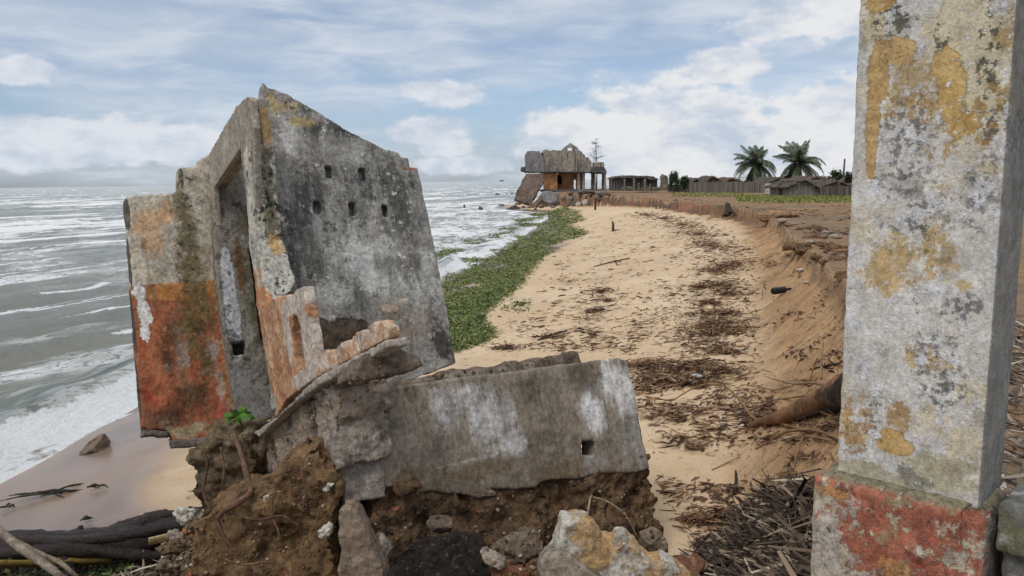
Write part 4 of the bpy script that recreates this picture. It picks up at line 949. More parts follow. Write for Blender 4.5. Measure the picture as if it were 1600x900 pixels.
# ------------------------------------------------------------------ scattered small stuff
def grd_v(PX, lift=0.0):
    PX = np.asarray(PX, float)
    r = RT[None] * ((PX[:, :1] - 800) / F_PX) + UP[None] * ((450 - PX[:, 1:]) / F_PX) + f0[None]; r = r / r[:, 1:2]
    Y = np.clip((.9 - CAM_H) / np.minimum(r[:, 2], -1e-3), 3, 170)
    for _ in range(14):
        P = CAM[None] + r * Y[:, None]; z = np.maximum(terrain(P[:, 0], P[:, 1], False), 0)
        Y = .5 * Y + .5 * np.clip((z - CAM_H) / np.minimum(r[:, 2], -1e-3), 3, 170)
    P = CAM[None] + r * Y[:, None]; P[:, 2] = np.maximum(terrain(P[:, 0], P[:, 1], False), 0) + lift
    return P
def in_poly(P, poly):
    x, y = P[:, 0], P[:, 1]; ins = np.zeros(len(P), bool); n = len(poly)
    for i in range(n):
        (xa, ya), (xb, yb) = poly[i], poly[(i + 1) % n]
        c = ((ya > y) != (yb > y)) & (x < (xb - xa) * (y - ya) / ((yb - ya) or 1e-9) + xa); ins ^= c
    return ins
def poly_points(poly, n, r):
    a = np.array(poly, float); lo, hi = a.min(0), a.max(0); out = np.zeros((0, 2))
    while len(out) < n:
        q = r.uniform(lo, hi, (n * 2, 2)); out = np.vstack([out, q[in_poly(q, poly)]])
    return out[:n]
def blades(P, L, Wd, r, az=None, az_s=9, tilt=.35, bend=.35):
    """little bent strips lying at points P: lengths L, widths Wd"""
    n = len(P); L = np.broadcast_to(L, n); Wd = np.broadcast_to(Wd, n)
    a = (r.uniform(0, 2 * math.pi, n) if az is None else az + r.normal(0, az_s, n))
    el = r.normal(0, tilt, n); d = np.stack([np.cos(a) * np.cos(el), np.sin(a) * np.cos(el), np.sin(el)], 1)
    s = np.cross(d, r.normal(size=(n, 3)) * .5 + np.array([0, 0, 1.0])); s /= np.linalg.norm(s, axis=1)[:, None] + 1e-9
    nn = np.cross(s, d); bz = r.normal(0, bend, n) * L * .5
    h = (Wd / 2)[:, None]; l = (L / 2)[:, None]
    V = np.stack([P - d * l - s * h * .5, P - d * l + s * h * .5, P + nn * bz[:, None] * .5 + s * h, P + nn * bz[:, None] * .5 - s * h, P + d * l + s * h * .3, P + d * l - s * h * .3], 1).reshape(-1, 3)
    b = np.arange(n)[:, None] * 6
    Fq = np.concatenate([b + np.array([0, 1, 2, 3]), b + np.array([3, 2, 4, 5])])
    return V, Fq
def stuff(name, parts, mat, label):
    V, Fq = merge_np(parts); o = link(name, np_mesh(name, V, Fq), mat, None, None, False); return tag(o, label, kind='stuff')
def litter_mat(name, cols, rough=.9):
    m, g = new_mat(name); rnd = g.node('ShaderNodeNewGeometry').outputs['Random Per Island']
    rp = g.node('ShaderNodeValToRGB'); rp.color_ramp.interpolation = 'CONSTANT'; g.put(rp.inputs[0], rnd)
    e = rp.color_ramp.elements
    while len(e) < len(cols): e.new(.5)
    tot = sum(w for _, w in cols); acc = 0
    for k, (c, w) in enumerate(cols): e[k].position = acc / tot; e[k].color = c; acc += w
    finish(g, rp.outputs[0], rough, None, spec=.3); return m
R1 = np.random.default_rng(21)
# band of green seaweed along the water
m_weed = litter_mat('seaweed', [(c_(92, 106, 52), 3), (c_(112, 124, 62), 3), (c_(132, 142, 80), 2), (c_(66, 76, 40), 2.2), (c_(158, 160, 106), .8), (c_(100, 90, 60), .8)], .6)
weed_poly = [(685, 432), (700, 424), (740, 412), (770, 396), (800, 380), (830, 364), (860, 344), (856, 332), (880, 324), (904, 330), (910, 345), (890, 352), (918, 364), (905, 372), (880, 376), (866, 392), (846, 404), (822, 432), (804, 452), (784, 468), (764, 480), (746, 504), (770, 520), (742, 534), (716, 548), (690, 550), (600, 560), (600, 450)]
islands = [[(R1.normal(px, 3) + dx * w_, py + dy * h_) for dx, dy in ((-1, -.2), (-.4, -1), (.5, -.8), (1, 0), (.4, .9), (-.5, 1))] for px, py, w_, h_ in ((700, 394, 26, 7), (735, 408, 22, 4), (756, 392, 20, 4), (800, 372, 22, 3), (824, 352, 20, 3), (790, 358, 14, 2.5), (842, 336, 14, 2), (715, 372, 14, 3))] + [[(680, 386), (722, 386), (730, 396), (700, 404), (680, 402)], [(726, 378), (760, 372), (776, 380), (740, 386)], [(760, 368), (800, 360), (806, 366), (770, 374)], [(690, 555), (735, 536), (772, 520), (768, 530), (712, 552)], [(800, 344), (850, 338), (852, 342), (812, 348)], [(780, 388), (815, 374), (822, 380), (790, 396)]]
parts = []
for poly, n in [(weed_poly, 62000)] + [(q, 500) for q in islands]:
    q = poly_points(poly, n, R1); P = grd_v(q)
    keep = fbm2(P[:, 0], P[:, 1], 2.2, 3, 51) + .5 * fbm2(P[:, 0], P[:, 1] * .6, .5, 3, 54) + R1.normal(0, .12, n) > (-.52 if n > 9000 else -.20)
    eg = P[:, 0] - ip(P[:, 1], XS) + (9 if n < 9000 else 0); keep &= R1.uniform(0, 1, len(P)) < np.clip(.25 + eg / 1.6 + fbm2(P[:, 0], P[:, 1], 1.5, 3, 57), 0, 1)
    P = P[keep]; d = P[:, 1]; k = len(P)
    P[:, 2] += np.abs(R1.normal(0, .018, k)) + .045 * np.maximum(0, fbm2(P[:, 0], P[:, 1], .6, 3, 52)) + .03 * np.clip(fbm2(P[:, 0], P[:, 1], 2.5, 2, 53) + .4, 0, 1)
    P += R1.normal(0, .12, (k, 3)) * np.array([1, 1, 0]) * np.clip(d / 20, .5, 2)[:, None]
    L = (.04 + .0034 * d) * R1.uniform(.5, 1.6, k)
    parts.append(blades(P, L * 1.25, L * R1.uniform(.08, .26, k), R1, tilt=.30, bend=.6))
sel = []
for px, py, rx, ry, n in ((800, 480, 26, 10, 60), (815, 475, 14, 4, 50), (770, 465, 30, 8, 120), (830, 400, 40, 10, 120), (745, 500, 20, 8, 100), (740, 528, 24, 7, 110), (900, 360, 16, 4, 60), (735, 525, 40, 14, 90)):
    P = grd_v(np.stack([R1.normal(px, rx * .5, n), R1.normal(py, ry * .5, n)], 1), .015); L = (.06 + .004 * P[:, 1]) * R1.uniform(.6, 1.4, n)
    sel.append(blades(P, L, L * .28, R1, tilt=.3))
stuff('seaweed', parts + sel, m_weed, 'band of green seaweed washed up along the beach')

# brown wrack line and dead leaves
m_wrack = litter_mat('wrack', [(c_(98, 72, 54), 3), (c_(122, 92, 68), 3), (c_(70, 53, 41), 2.5), (c_(150, 118, 88), 2), (c_(168, 144, 112), .6), (c_(206, 200, 190), .12)])
clumps = [(1010, 336, 26, 5, 260), (1040, 342, 30, 7, 380), (1070, 352, 36, 8, 480), (1090, 366, 36, 8, 500), (1110, 383, 40, 10, 650), (1128, 390, 34, 8, 350), (1140, 414, 34, 9, 520), (1126, 423, 30, 6, 340), (1092, 449, 46, 4, 360), (1130, 447, 34, 10, 420), (1140, 460, 30, 5, 240),
          (1110, 474, 30, 5, 300), (1120, 490, 40, 8, 560), (1122, 508, 44, 12, 900), (1110, 524, 30, 10, 420), (1125, 547, 26, 7, 240), (1140, 552, 20, 4, 120), (1062, 578, 56, 10, 1200), (1100, 582, 40, 10, 900), (1040, 596, 46, 9, 1000), (1020, 571, 36, 5, 420), (1075, 600, 40, 6, 380),
          (940, 456, 16, 6, 150), (930, 486, 20, 7, 180), (935, 520, 22, 7, 200), (918, 500, 26, 4, 90), (950, 470, 14, 3, 60), (968, 410, 22, 2.5, 70), (926, 525, 14, 8, 70), (860, 527, 26, 2.5, 120), (790, 545, 20, 2.5, 100), (880, 440, 26, 5, 50), (1200, 410, 22, 5, 110), (1230, 400, 16, 4, 80),
          (1180, 655, 16, 10, 80), (1160, 664, 10, 5, 50), (1240, 690, 34, 4, 30), (1200, 690, 24, 6, 30), (1270, 715, 34, 6, 40), (1250, 716, 12, 3, 60), (1150, 740, 0.1, .1, 1), (1240, 762, 18, 4, 180), (1150, 768, 26, 3, 130), (1130, 806, 26, 1.6, 120), (1100, 815, 26, 3, 150), (1060, 656, 30, 6, 80), (1045, 650, 14, 5, 60),
          (1075, 640, 60, 10, 60), (1062, 688, 20, 8, 60), (1085, 700, 16, 6, 50), (1200, 640, 40, 12, 110), (1290, 668, 30, 6, 120), (1010, 610, 20, 6, 90), (1085, 320, 60, 4, 80), (1215, 640, 46, 6, 50), (1260, 600, 30, 8, 40), (1020, 830, 0.1, .1, 1), (1060, 775, 24, 5, 20), (985, 545, 10, 20, 50), (1075, 545, 40, 10, 40)]
parts = []
for px, py, rx, ry, n in clumps:
    n = int(n * 1.05); th = R1.uniform(0, 2 * math.pi, n); rr = np.abs(R1.normal(0, .62, n))
    n = len(th); P = grd_v(np.stack([px + np.cos(th) * rr * rx * 1.4, py + np.sin(th) * rr * ry * 1.3], 1)); dd = P[:, 1]
    nz = fbm2(P[:, 0], P[:, 1], .7, 3, 61) + R1.normal(0, .2, n) > -.30
    P = P[nz]; dd = dd[nz]; k = len(P)
    if not k: continue
    P[:, 2] += np.abs(R1.normal(0, .022, k)) + .004
    L = R1.uniform(.05, .24, k) * (.8 + .022 * dd)
    parts.append(blades(P, L, L * R1.uniform(.05, .16, k), R1, 0.5, .8, .16, .4))
cl_ = np.array([(1000, 333, 10), (1050, 346, 14), (1085, 365, 20), (1115, 388, 24), (1130, 415, 26), (1118, 450, 30), (1120, 490, 34), (1112, 525, 36), (1120, 550, 34), (1060, 585, 50)], float)
n = 2700; tt = R1.uniform(0, len(cl_) - 1.001, n); ii = tt.astype(int); fr_ = (tt - ii)[:, None]; q = cl_[ii] * (1 - fr_) + cl_[ii + 1] * fr_
P = grd_v(np.stack([q[:, 0] + R1.normal(0, 1, n) * q[:, 2], q[:, 1] + R1.normal(0, 3 + q[:, 2] * .12, n)], 1)); P[:, 2] += .01
keep = fbm2(P[:, 0] * .5, P[:, 1], .6, 3, 77) + R1.normal(0, .25, n) > -.05; P = P[keep]; L = R1.uniform(.04, .20, len(P)) * (.8 + .02 * P[:, 1])
parts.append(blades(P, L, L * R1.uniform(.06, .2, len(P)), R1, .4, .7, .14, .4))
n = 11000                                  # thin sprinkling over the whole dry beach
q = poly_points([(900, 335), (1130, 340), (1190, 420), (1190, 560), (1250, 760), (1100, 870), (1040, 800), (980, 560), (740, 545), (830, 450), (900, 380)], n, R1)
P = grd_v(q); P[:, 2] += .006; keep = (fbm2(P[:, 0], P[:, 1], 1.3, 3, 71) + R1.normal(0, .25, n) > .08); P = P[keep]; L = R1.uniform(.03, .19, len(P)) * (.8 + .02 * P[:, 1])
parts.append(blades(P, L, L * R1.uniform(.08, .3, len(P)), R1, .45, .7, .1, .3))
n = 1500                                   # bits stuck in the eroding bank and on the land above
q = poly_points([(1190, 400), (1260, 385), (1330, 440), (1330, 590), (1220, 560), (1190, 470)], n, R1)
P = grd_v(q); P[:, 2] += .008; keep = (fbm2(P[:, 0], P[:, 1], .9, 3, 72) + R1.normal(0, .2, n) > .22); P = P[keep]; L = R1.uniform(.04, .20, len(P))
parts.append(blades(P, L, L * R1.uniform(.1, .3, len(P)), R1, 1.2, .5, .15, .3))
n = 3000
q = poly_points([(1080, 330), (1340, 320), (1340, 430), (1270, 385), (1180, 350)], n, R1)
P = grd_v(q); P[:, 2] += .01; keep = (fbm2(P[:, 0], P[:, 1], 3, 3, 73) + R1.normal(0, .2, n) > .10); P = P[keep]; L = R1.uniform(.05, .22, len(P)) * (.7 + .02 * P[:, 1])
parts.append(blades(P, L, L * R1.uniform(.1, .35, len(P)), R1, .3, .7, .12, .3))
stuff('beach_litter', parts, m_wrack, 'brown line of dead leaves and twigs along the sand')

# heap of dry palm leaf strips against the plinth
m_frond = litter_mat('dry_palm_leaf', [(c_(84, 70, 58), 3), (c_(112, 94, 78), 2.5), (c_(60, 50, 42), 3), (c_(146, 126, 104), 1.4), (c_(40, 34, 30), 2), (c_(186, 172, 150), .45)])
g0, g1 = grd(1110, 885), grd(1255, 800); azf = math.atan2(g1[1] - g0[1], g1[0] - g0[0])
pile_poly = [(1078, 896), (1100, 880), (1132, 862), (1150, 838), (1166, 812), (1190, 790), (1210, 778), (1262, 772), (1290, 900), (1280, 960), (1090, 960)]
n = 2300; q = poly_points(pile_poly, n, R1); P = grd_v(q); cen = P.mean(0)
dc = np.hypot(P[:, 0] - cen[0], P[:, 1] - cen[1]); P[:, 2] += np.maximum(0, .16 * (1 - dc / 1.0)) * R1.uniform(.1, 1.2, n) + R1.uniform(0, .05, n)
L = R1.uniform(.12, .55, n)
pp1 = blades(P, L, R1.uniform(.008, .042, n), R1, azf, .50, .28, .7)
n = 430; P = grd_v(poly_points([(1150, 830), (1200, 790), (1262, 790), (1262, 890), (1150, 890)], n, R1)); P[:, 2] += R1.uniform(.10, .22, n)
pp2 = blades(P, R1.uniform(.08, .35, n), R1.uniform(.008, .035, n), R1, None, 1, .5, .6)
stuff('dry_palm_leaves', [pp1, pp2], m_frond, 'heap of dry brown palm leaf strips on the sand beside the plinth')
# fan of split leaf ends sticking out of the heap
for k, (px, py, lab) in enumerate(((1160, 834, 'curled fan of dry palm leaf sticking out of the leaf heap, lowest of three'), (1190, 812, 'pale dry palm leaf fan halfway up the leaf heap'), (1224, 790, 'bleached palm leaf fan near the top of the leaf heap'))):
    P0 = grd(px, py, .03); V, Fq = [], []
    for j in range(9):
        a = azf + math.pi * .62 + (j - 4) * .13; pts = [P0 + np.array([.012 * (j - 4), 0, .02])]
        for t in (.08, .16, .25): pts.append(P0 + np.array([math.cos(a) * t, math.sin(a) * t, .05 + .16 * t - 1.1 * t * t + .01 * (j % 3)]))
        s = np.array([-math.sin(a), math.cos(a), .2]) * .011; o = len(V)
        for i, p_ in enumerate(pts): w = (1, 1.1, .9, .35)[i]; V += [p_ - s * w, p_ + s * w]
        Fq += [[o + 2 * i, o + 2 * i + 1, o + 2 * i + 3, o + 2 * i + 2] for i in range(3)]
    tag(link('palm_leaf_fan', np_mesh('palm_leaf_fan', V, Fq), m_frond, None), lab, 'dry leaf', 'leaf fans in the dry heap')
# straw on the land behind the pillar
n = 3600; P = np.stack([R1.uniform(2.2, 5.2, n), R1.uniform(2.6, 7.5, n), np.zeros(n)], 1)
P = P[P[:, 0] > ip(P[:, 1], XE) - .1]; n = len(P)
P[:, 2] = terrain(P[:, 0], P[:, 1], False) + R1.uniform(0, .05, n)
m_straw = litter_mat('straw', [(c_(150, 138, 124), 3), (c_(112, 98, 84), 3), (c_(188, 180, 168), 1.5), (c_(74, 64, 54), 3)])
stuff('straw_litter', [blades(P, R1.uniform(.08, .30, n), R1.uniform(.008, .028, n), R1, None, 1, .25, .4)], m_straw, 'grey brown leaf straw covering the land behind the pillar')
# green leaf litter under the log
m_gl = litter_mat('green_litter', [(c_(62, 84, 34), 3), (c_(92, 120, 50), 2), (c_(40, 48, 24), 3), (c_(130, 146, 80), .8), (c_(96, 74, 46), 2), (c_(160, 140, 100), .8)], .6)
n = 3200; q = poly_points([(-60, 868), (60, 872), (170, 866), (240, 872), (255, 905), (200, 960), (-80, 960)], n, R1); P = grd_v(q)
P[:, 2] += np.abs(R1.normal(0, .02, n)); L = R1.uniform(.03, .11, n)
stuff('green_leaf_litter', [blades(P, L, L * R1.uniform(.2, .5, n), R1, None, 1, .4, .5)], m_gl, 'green leaves and weed lying below the dark driftwood log')
n = 900; q = poly_points([(190, 880), (240, 850), (290, 830), (310, 900), (260, 950), (170, 950)], n, R1); P = grd_v(q); P[:, 2] += np.abs(R1.normal(0, .04, n)); L = R1.uniform(.05, .26, n)
stuff('root_litter', [blades(P, L, L * R1.uniform(.04, .1, n), R1, None, 1, .4, .6)], m_straw, 'tangle of fine brown roots at the foot of the earth clod')

# ------------------------------------------------------------------ driftwood
m_log = layered('wet_dark_wood', (c_(58, 46, 42), c_(40, 32, 30), 3), [dict(c=c_(88, 68, 62), n=(3, .54, .68, (.3, 3, 3)), s=.7), dict(c=c_(28, 23, 22), n=(5, .52, .62, (.25, 3, 3)), s=.8)], bump=((8, 1.2), (40, .6)), bdist=.03, rough=.55, spec=.4)
def gl(px, py, lift): return grd(px, py, lift)
log = empty('driftwood_log', tuple(grd(150, 862)), 'long dark twisted driftwood log lying across the wet sand', 'log')
LY = 6.25
def L3(*pts): return [pp(x, y, LY + dy) for x, y, dy in pts]
tubes('trunk', [(L3((-90, 862, -.1), (20, 858, 0), (120, 852, .0), (200, 846, .0), (262, 830, .05), (320, 806, .2)), [.11, .13, .14, .15, .12, .07]),
                (L3((-40, 840, .05), (40, 836, .05), (110, 842, .0), (180, 834, .02), (240, 812, .1), (320, 796, .3)), [.04, .05, .06, .075, .06, .035]),
                (L3((20, 842, -.1), (90, 846, -.1), (170, 840, -.1), (250, 826, -.05), (300, 816, 0)), [.04, .045, .05, .05, .03]),
                (L3((-60, 872, -.12), (60, 860, -.14), (140, 858, -.14), (220, 866, -.12), (280, 868, -.05)), [.05, .06, .06, .05, .03]),
                (L3((140, 850, .1), (190, 826, .12), (230, 812, .15), (262, 800, .2)), [.05, .07, .06, .03])], m_log, log, 12, .016)
for b_ in [(L3((100, 858, -.1), (106, 878, -.15), (112, 900, -.2)), [.07, .06, .05]), (L3((30, 860, -.1), (12, 880, -.2), (-10, 900, -.25)), [.03, .025, .02]), (L3((120, 835, .05), (124, 826, .05), (130, 824, .06)), [.03, .025, .02])]: tubes('branch', [b_], m_log, log, 8, .010)
m_bleach = layered('bleached_wood', (c_(150, 136, 120), c_(120, 108, 96), 5), [dict(c=c_(84, 74, 66), n=(5, .54, .64), s=.7), dict(c=c_(184, 172, 158), n=(8, .58, .68), s=.6)], bump=((18, .8),), bdist=.01)
tag(tubes('bare_branch', [([pp(-30, 806, 5.2), pp(10, 838, 5.0), pp(40, 862, 4.8), pp(76, 886, 4.7), pp(120, 922, 4.5)], [.028, .030, .028, .026, .024])], m_bleach, None, 9, .006), 'thick pale bare branch crossing the dark log near the corner', 'branch', 'pale branches over the dark log')
tag(tubes('bare_branch', [([pp(-20, 822, 5.3), pp(24, 846, 5.1), pp(64, 866, 4.95), pp(98, 882, 4.85), pp(140, 920, 4.7)], [.018, .020, .018, .016, .012])], m_bleach, None, 8, .004), 'thinner pale branch running beside the thick one over the log', 'branch', 'pale branches over the dark log')
m_yel = layered('yellow_boat_paint', (c_(138, 118, 62), c_(112, 94, 50), 4), [dict(c=c_(136, 76, 42), n=(2.5, .55, .62), s=.8), dict(c=c_(96, 84, 56), n=(5, .55, .66), s=.7)], bump=((14, .6),))
a, b = pp(-80, 884, 5.95), pp(175, 876, 6.15)
def plank(name, a, b, wd, th, mat, label, cat, group=None, roll=.2):
    a, b = Vector(a), Vector(b); d = (b - a); L = d.length; q = d.to_track_quat('X', 'Z')
    bm = box_bm((-L / 2, -wd / 2, -th / 2), (L / 2, wd / 2, th / 2)); bmesh.ops.bevel(bm, geom=bm.edges[:], offset=th * .25, segments=2)
    bmesh.ops.subdivide_edges(bm, edges=[e for e in bm.edges if e.calc_length() > L * .5], cuts=8)
    me = bm_mesh(name, bm); displace(me, [(.3, .012, 3)])
    o = link(name, me, mat, None, Matrix.Translation((a + b) / 2) @ q.to_matrix().to_4x4() @ Matrix.Rotation(roll, 4, 'X'))
    return tag(o, label, cat, group)
plank('boat_plank', a, b, .10, .025, m_yel, 'faded yellow plank lying under the dark driftwood log', 'plank', None, -.9)
m_pb = layered('pale_board', (c_(206, 192, 150), c_(180, 164, 124), 4), [dict(c=c_(120, 104, 74), n=(6, .56, .66), s=.7)], bump=((14, .6),))
plank('pale_board', pp(232, 846, 5.9), pp(272, 836, 6.0), .10, .02, m_pb, 'short cream board wedged between the log and the earth clod', 'board', None, -.9)
# crumpled white bags
for k, (px, py, Y, s, lab) in enumerate(((296, 806, 5.75, .10, 'torn white plastic bag caught at the end of the dark log'), (278, 838, 5.7, .075, 'ragged greyish bag strip hanging by the roots near the log'))):
    me = rock_mesh('plastic_bag', s * 1.2, s * .6, s * .75, 90 + k, 7, 4, ((.5, .35), (.2, .15)))
    tag(link('plastic_bag', me, mat_white if k == 0 else m_straw, None, Matrix.Translation(pp(px, py, Y))), lab, 'bag')
rubble('foot_stone', 262, 884, 5.35, (.12, .1, .10), 31, mat_rock, 'rounded grey stone at the foot of the earth clod beside the roots')
rubble('foot_stone', 292, 880, 5.3, (.10, .1, .11), 33, mat_rock, 'grey stone touching the earth clod, next to the rounded one')
rubble('foot_stone', 268, 856, 5.5, (.15, .1, .07), 35, mat_clay, 'lump of root bound earth between the log and the clod')
# weed and stones on the wet sand
m_dk = litter_mat('dark_weed', [(c_(44, 40, 30), 3), (c_(60, 62, 40), 2), (c_(36, 30, 26), 2)], .6)
def spray(px, py, L, n, seed, spread=.25):
    r = np.random.default_rng(seed); c = grd(px, py, .02); P = np.zeros((0, 3)); lim = []
    for i in range(n):
        a = r.normal(.25, spread); l = L * r.uniform(.4, 1); s = r.uniform(-.5, .5) * L
        b0 = c + np.array([s * math.cos(.2), s * math.sin(.2) + r.normal(0, L * .08), r.uniform(0, .02)])
        d = np.array([math.cos(a), math.sin(a), 0]) * l / 2
        lim.append(([b0 - d, b0 + np.array([0, r.normal(0, .03), .02]), b0 + d], [.005, .014, .006]))
    return lim
tag(tubes('weed_strand', spray(78, 775, .55, 9, 1), m_dk, None, 5, .004), 'dark weed clump stranded alone on the wet sand', 'seaweed', 'weed strands on the wet sand')
tag(tubes('weed_strand', spray(152, 766, .22, 4, 2), m_dk, None, 5, .003), 'smaller dark weed strand just beyond the stranded weed clump', 'seaweed', 'weed strands on the wet sand')
for px, py, s, lab in ((12, 797, .10, 'small weed scrap on wet sand close to the branch tips'), (132, 818, .08, 'tiny weed scrap on the sand just above the dark log')):
    tag(tubes('weed_strand', spray(px, py, s, 3, px), m_dk, None, 5, .002), lab, 'seaweed', 'weed strands on the wet sand')
Wst = Matrix.Translation(grd(152, 702, .05)) @ Matrix.Rotation(.5, 4, 'Z') @ Matrix.Rotation(-.5, 4, 'Y')
tag(link('beach_stone', rock_mesh('beach_stone', .26, .16, .10, 41, 9, 4), mat_rock, None, Wst), 'wedge shaped stone jutting from the wet sand at the foam edge', 'stone')

# ------------------------------------------------------------------ dead branch with roots on the sand
m_bark = layered('pale_brown_bark', (c_(142, 106, 74), c_(114, 84, 60), 5), [dict(c=c_(82, 62, 46), n=(5, .54, .66), s=.75), dict(c=c_(176, 142, 106), n=(6, .58, .68), s=.6)], bump=((12, 1), (40, .6)), bdist=.014)
m_bark2 = layered('dark_root_bark', (c_(78, 66, 54), c_(54, 44, 36), 6), [dict(c=c_(110, 94, 76), n=(7, .56, .66), s=.6)], bump=((14, 1), (40, .6)), bdist=.02)
m_twig = layered('dry_twig', (c_(158, 128, 94), c_(128, 102, 74), 8), [dict(c=c_(92, 72, 52), n=(7, .55, .66), s=.6)])
tr = empty('fallen_tree', tuple(grd(1230, 662)), 'uprooted small tree trunk lying on the sand with long bent branches', 'dead tree')
def G(*pts): return [grd(x, y, l) for x, y, l in pts]
tY = grd(1166, 668)[1]
def T3(*pts): return [np.array(grd(x, y, l)) if d is None else pp(x, y, tY + d) for x, y, l, d in pts]
Yt = [tY + .02, tY - .05, tY - .20, tY - .38]
tubes('trunk', [(G((1170, 670, .03), (1190, 668, .05), (1214, 667, .085), (1250, 660, .12), (1284, 652, .16), (1322, 642, .22)), [.026, .040, .068, .088, .10, .115])], m_bark, tr, 16, .022)
tubes('root_stub', [(G((1298, 652, .14), (1318, 647, .17), (1348, 640, .20)), [.10, .14, .13])], m_bark2, tr, 12, .03)
tubes('broken_end', [([pp(1166, 658, Yt[0]), pp(1167, 668, Yt[0]), pp(1166, 676, Yt[0])], [.03, .045, .035])], m_bark2, tr, 12, .03)
br = [([pp(1198, 660, tY), pp(1176, 652, tY + .05), pp(1160, 630, tY + .15), pp(1144, 612, tY + .25), pp(1128, 602, tY + .35), pp(1106, 600, tY + .4), pp(1085, 606, tY + .5), pp(1060, 620, tY + .5), pp(1040, 634, tY + .5)], [.022, .018, .015, .012, .010, .008, .005]),
      (G((1300, 622, .10), (1270, 616, .12), (1240, 614, .10), (1215, 606, .08), (1196, 596, .06)), [.020, .014, .010, .006]),
      (G((1238, 614, .08), (1210, 616, .05), (1180, 611, .06), (1158, 610, .05), (1150, 618, .02)), [.010, .008, .006]),
      (G((1268, 626, .06), (1230, 631, .04), (1196, 632, .03), (1170, 640, .02)), [.012, .010, .006]),
      (G((1282, 615, .15), (1282, 600, .30), (1284, 590, .38)), [.014, .010, .007]), (G((1265, 602, .04), (1270, 594, .12), (1276, 588, .2)), [.012, .010, .008]),
      (G((1210, 666, .03), (1240, 672, .02), (1268, 678, .02), (1290, 680, .02)), [.010, .014, .010]),
      (G((1238, 655, .02), (1206, 646, .05), (1206, 654, .03)), [.009, .006]), (G((1152, 625, .10), (1147, 640, .06), (1150, 650, .03)), [.007, .006, .004])]
for b_ in br: tubes('branch', [b_], m_twig, tr, 7, .003)
rt = [(G((1225 + 12 * i, 664 - 3 * i + (i % 3) * 6, .03), (1262 + 9 * i, 660 - 4 * i + (i % 2) * 8, .10), (1310, 645 + (i * 7) % 26, .05)), [.008, .014, .012]) for i in range(7)]
for b_ in rt: tubes('root', [b_], m_bark2, tr, 6, .004)
tw = [(G((1180, 705, .01), (1210, 690, .02), (1232, 683, .05), (1272, 683, .06), (1312, 694, .04)), [.008, .012, .015, .014, .012], 'long pale stick curving over the sand below the fallen trunk'),
      (G((1112, 738, .01), (1135, 728, .02), (1154, 719, .03), (1152, 712, .03)), [.006, .007, .005], 'thin bent twig lying alone on open sand'),
      (G((1240, 735, .01), (1246, 715, .05), (1256, 698, .08), (1276, 699, .07), (1300, 700, .05)), [.008, .012, .012, .008], 'crooked twig arching over a clump of leaves'),
      (G((1182, 762, .02), (1215, 770, .03), (1248, 778, .05)), [.005, .007, .005], 'straight bleached reed pointing at the leaf heap'),
      (G((1148, 774, .01), (1150, 762, .06), (1149, 756, .12)), [.018, .016, .010], 'short upright dark twig stub among leaf scraps'),
      (G((1214, 771, .02), (1232, 762, .05), (1238, 755, .06)), [.007, .012, .008], 'little forked twig near the top of the leaf heap'),
      (G((1110, 805, .01), (1135, 806, .02), (1160, 805, .01)), [.010, .013, .008], 'straight dark stick on open sand before the leaf heap'),
      (G((1076, 826, .01), (1096, 814, .03), (1120, 818, .02), (1144, 824, .02)), [.007, .010, .013, .008], 'bent dark stick on the sand close to the rubble'),
      (G((840, 533, .01), (862, 526, .03), (886, 517, .01)), [.014, .022, .012], 'brown stick lying alone on sand between seaweed and wall'),
      (G((776, 547, .01), (790, 544, .03), (804, 540, .01)), [.014, .024, .012], 'short dark stick just above the cap stones of the wall'),
      (G((928, 418, .02), (955, 412, .04), (984, 404, .02)), [.014, .022, .014], 'stick on the upper beach right of the seaweed tip'),
      (G((1178, 590, .01), (1150, 594, .02), (1128, 596, .01)), [.006, .006, .004], 'fine twig beside the big brown leaf clump'),
      (G((1266, 580, .02), (1290, 576, .03), (1310, 572, .02)), [.012, .016, .010], 'stick resting on the foot of the sandy bank')]
for P3, r_, lab in tw:
    tag(tubes('twig', [(P3, r_)], m_twig if r_[0] < .010 else m_bark2, None, 6, .003), lab, 'twig', 'sticks scattered on the sand')
# bottles and scraps
def bottle(name, p, L, R, yaw, mat, capm, label):
    e = empty(name, tuple(p), label, 'bottle', 'bottles washed up on the sand')
    prof = [(0, .01), (0, R * .9), (L * .06, R), (L * .62, R), (L * .78, R * .55), (L * .86, R * .36), (L * .95, R * .36), (L * .95, .004)]
    V, Fq = [], []; k = 14
    for x, r in prof:
        for j in range(k): a = 2 * math.pi * j / k; V.append((x - L / 2, r * math.cos(a), r * math.sin(a) + R * .9))
    for i in range(len(prof) - 1):
        for j in range(k): Fq.append((i * k + j, i * k + (j + 1) % k, (i + 1) * k + (j + 1) % k, (i + 1) * k + j))
    W = Matrix.Translation(Vector(p)) @ Matrix.Rotation(yaw, 4, 'Z')
    link('bottle_body', np_mesh(name, V, Fq), mat, e, W)
    bm = bmesh.new(); bmesh.ops.create_cone(bm, cap_ends=True, segments=12, radius1=R * .42, radius2=R * .40, depth=L * .10, matrix=Matrix.Translation((L * .49, 0, R * .9)) @ Matrix.Rotation(math.pi / 2, 4, 'Y'))
    link('bottle_cap', bm_mesh('cap', bm), capm, e, W)
def flat(name, col, rough=.4):
    m, g = new_mat(name); finish(g, g.mix(g.noise(g.obj(), 12, 4), col, tuple(v * .7 for v in col[:3]) + (1,)), rough); return m
m_black = flat('black_plastic', c_(26, 28, 34)); m_wpl = flat('white_plastic', c_(226, 226, 222)); m_bpl = flat('blue_plastic', c_(90, 110, 150))
bottle('plastic_bottle', grd(1221, 461, .01), .46, .065, .55, m_black, m_black, 'black plastic bottle lying on the slope of the sandy bank')
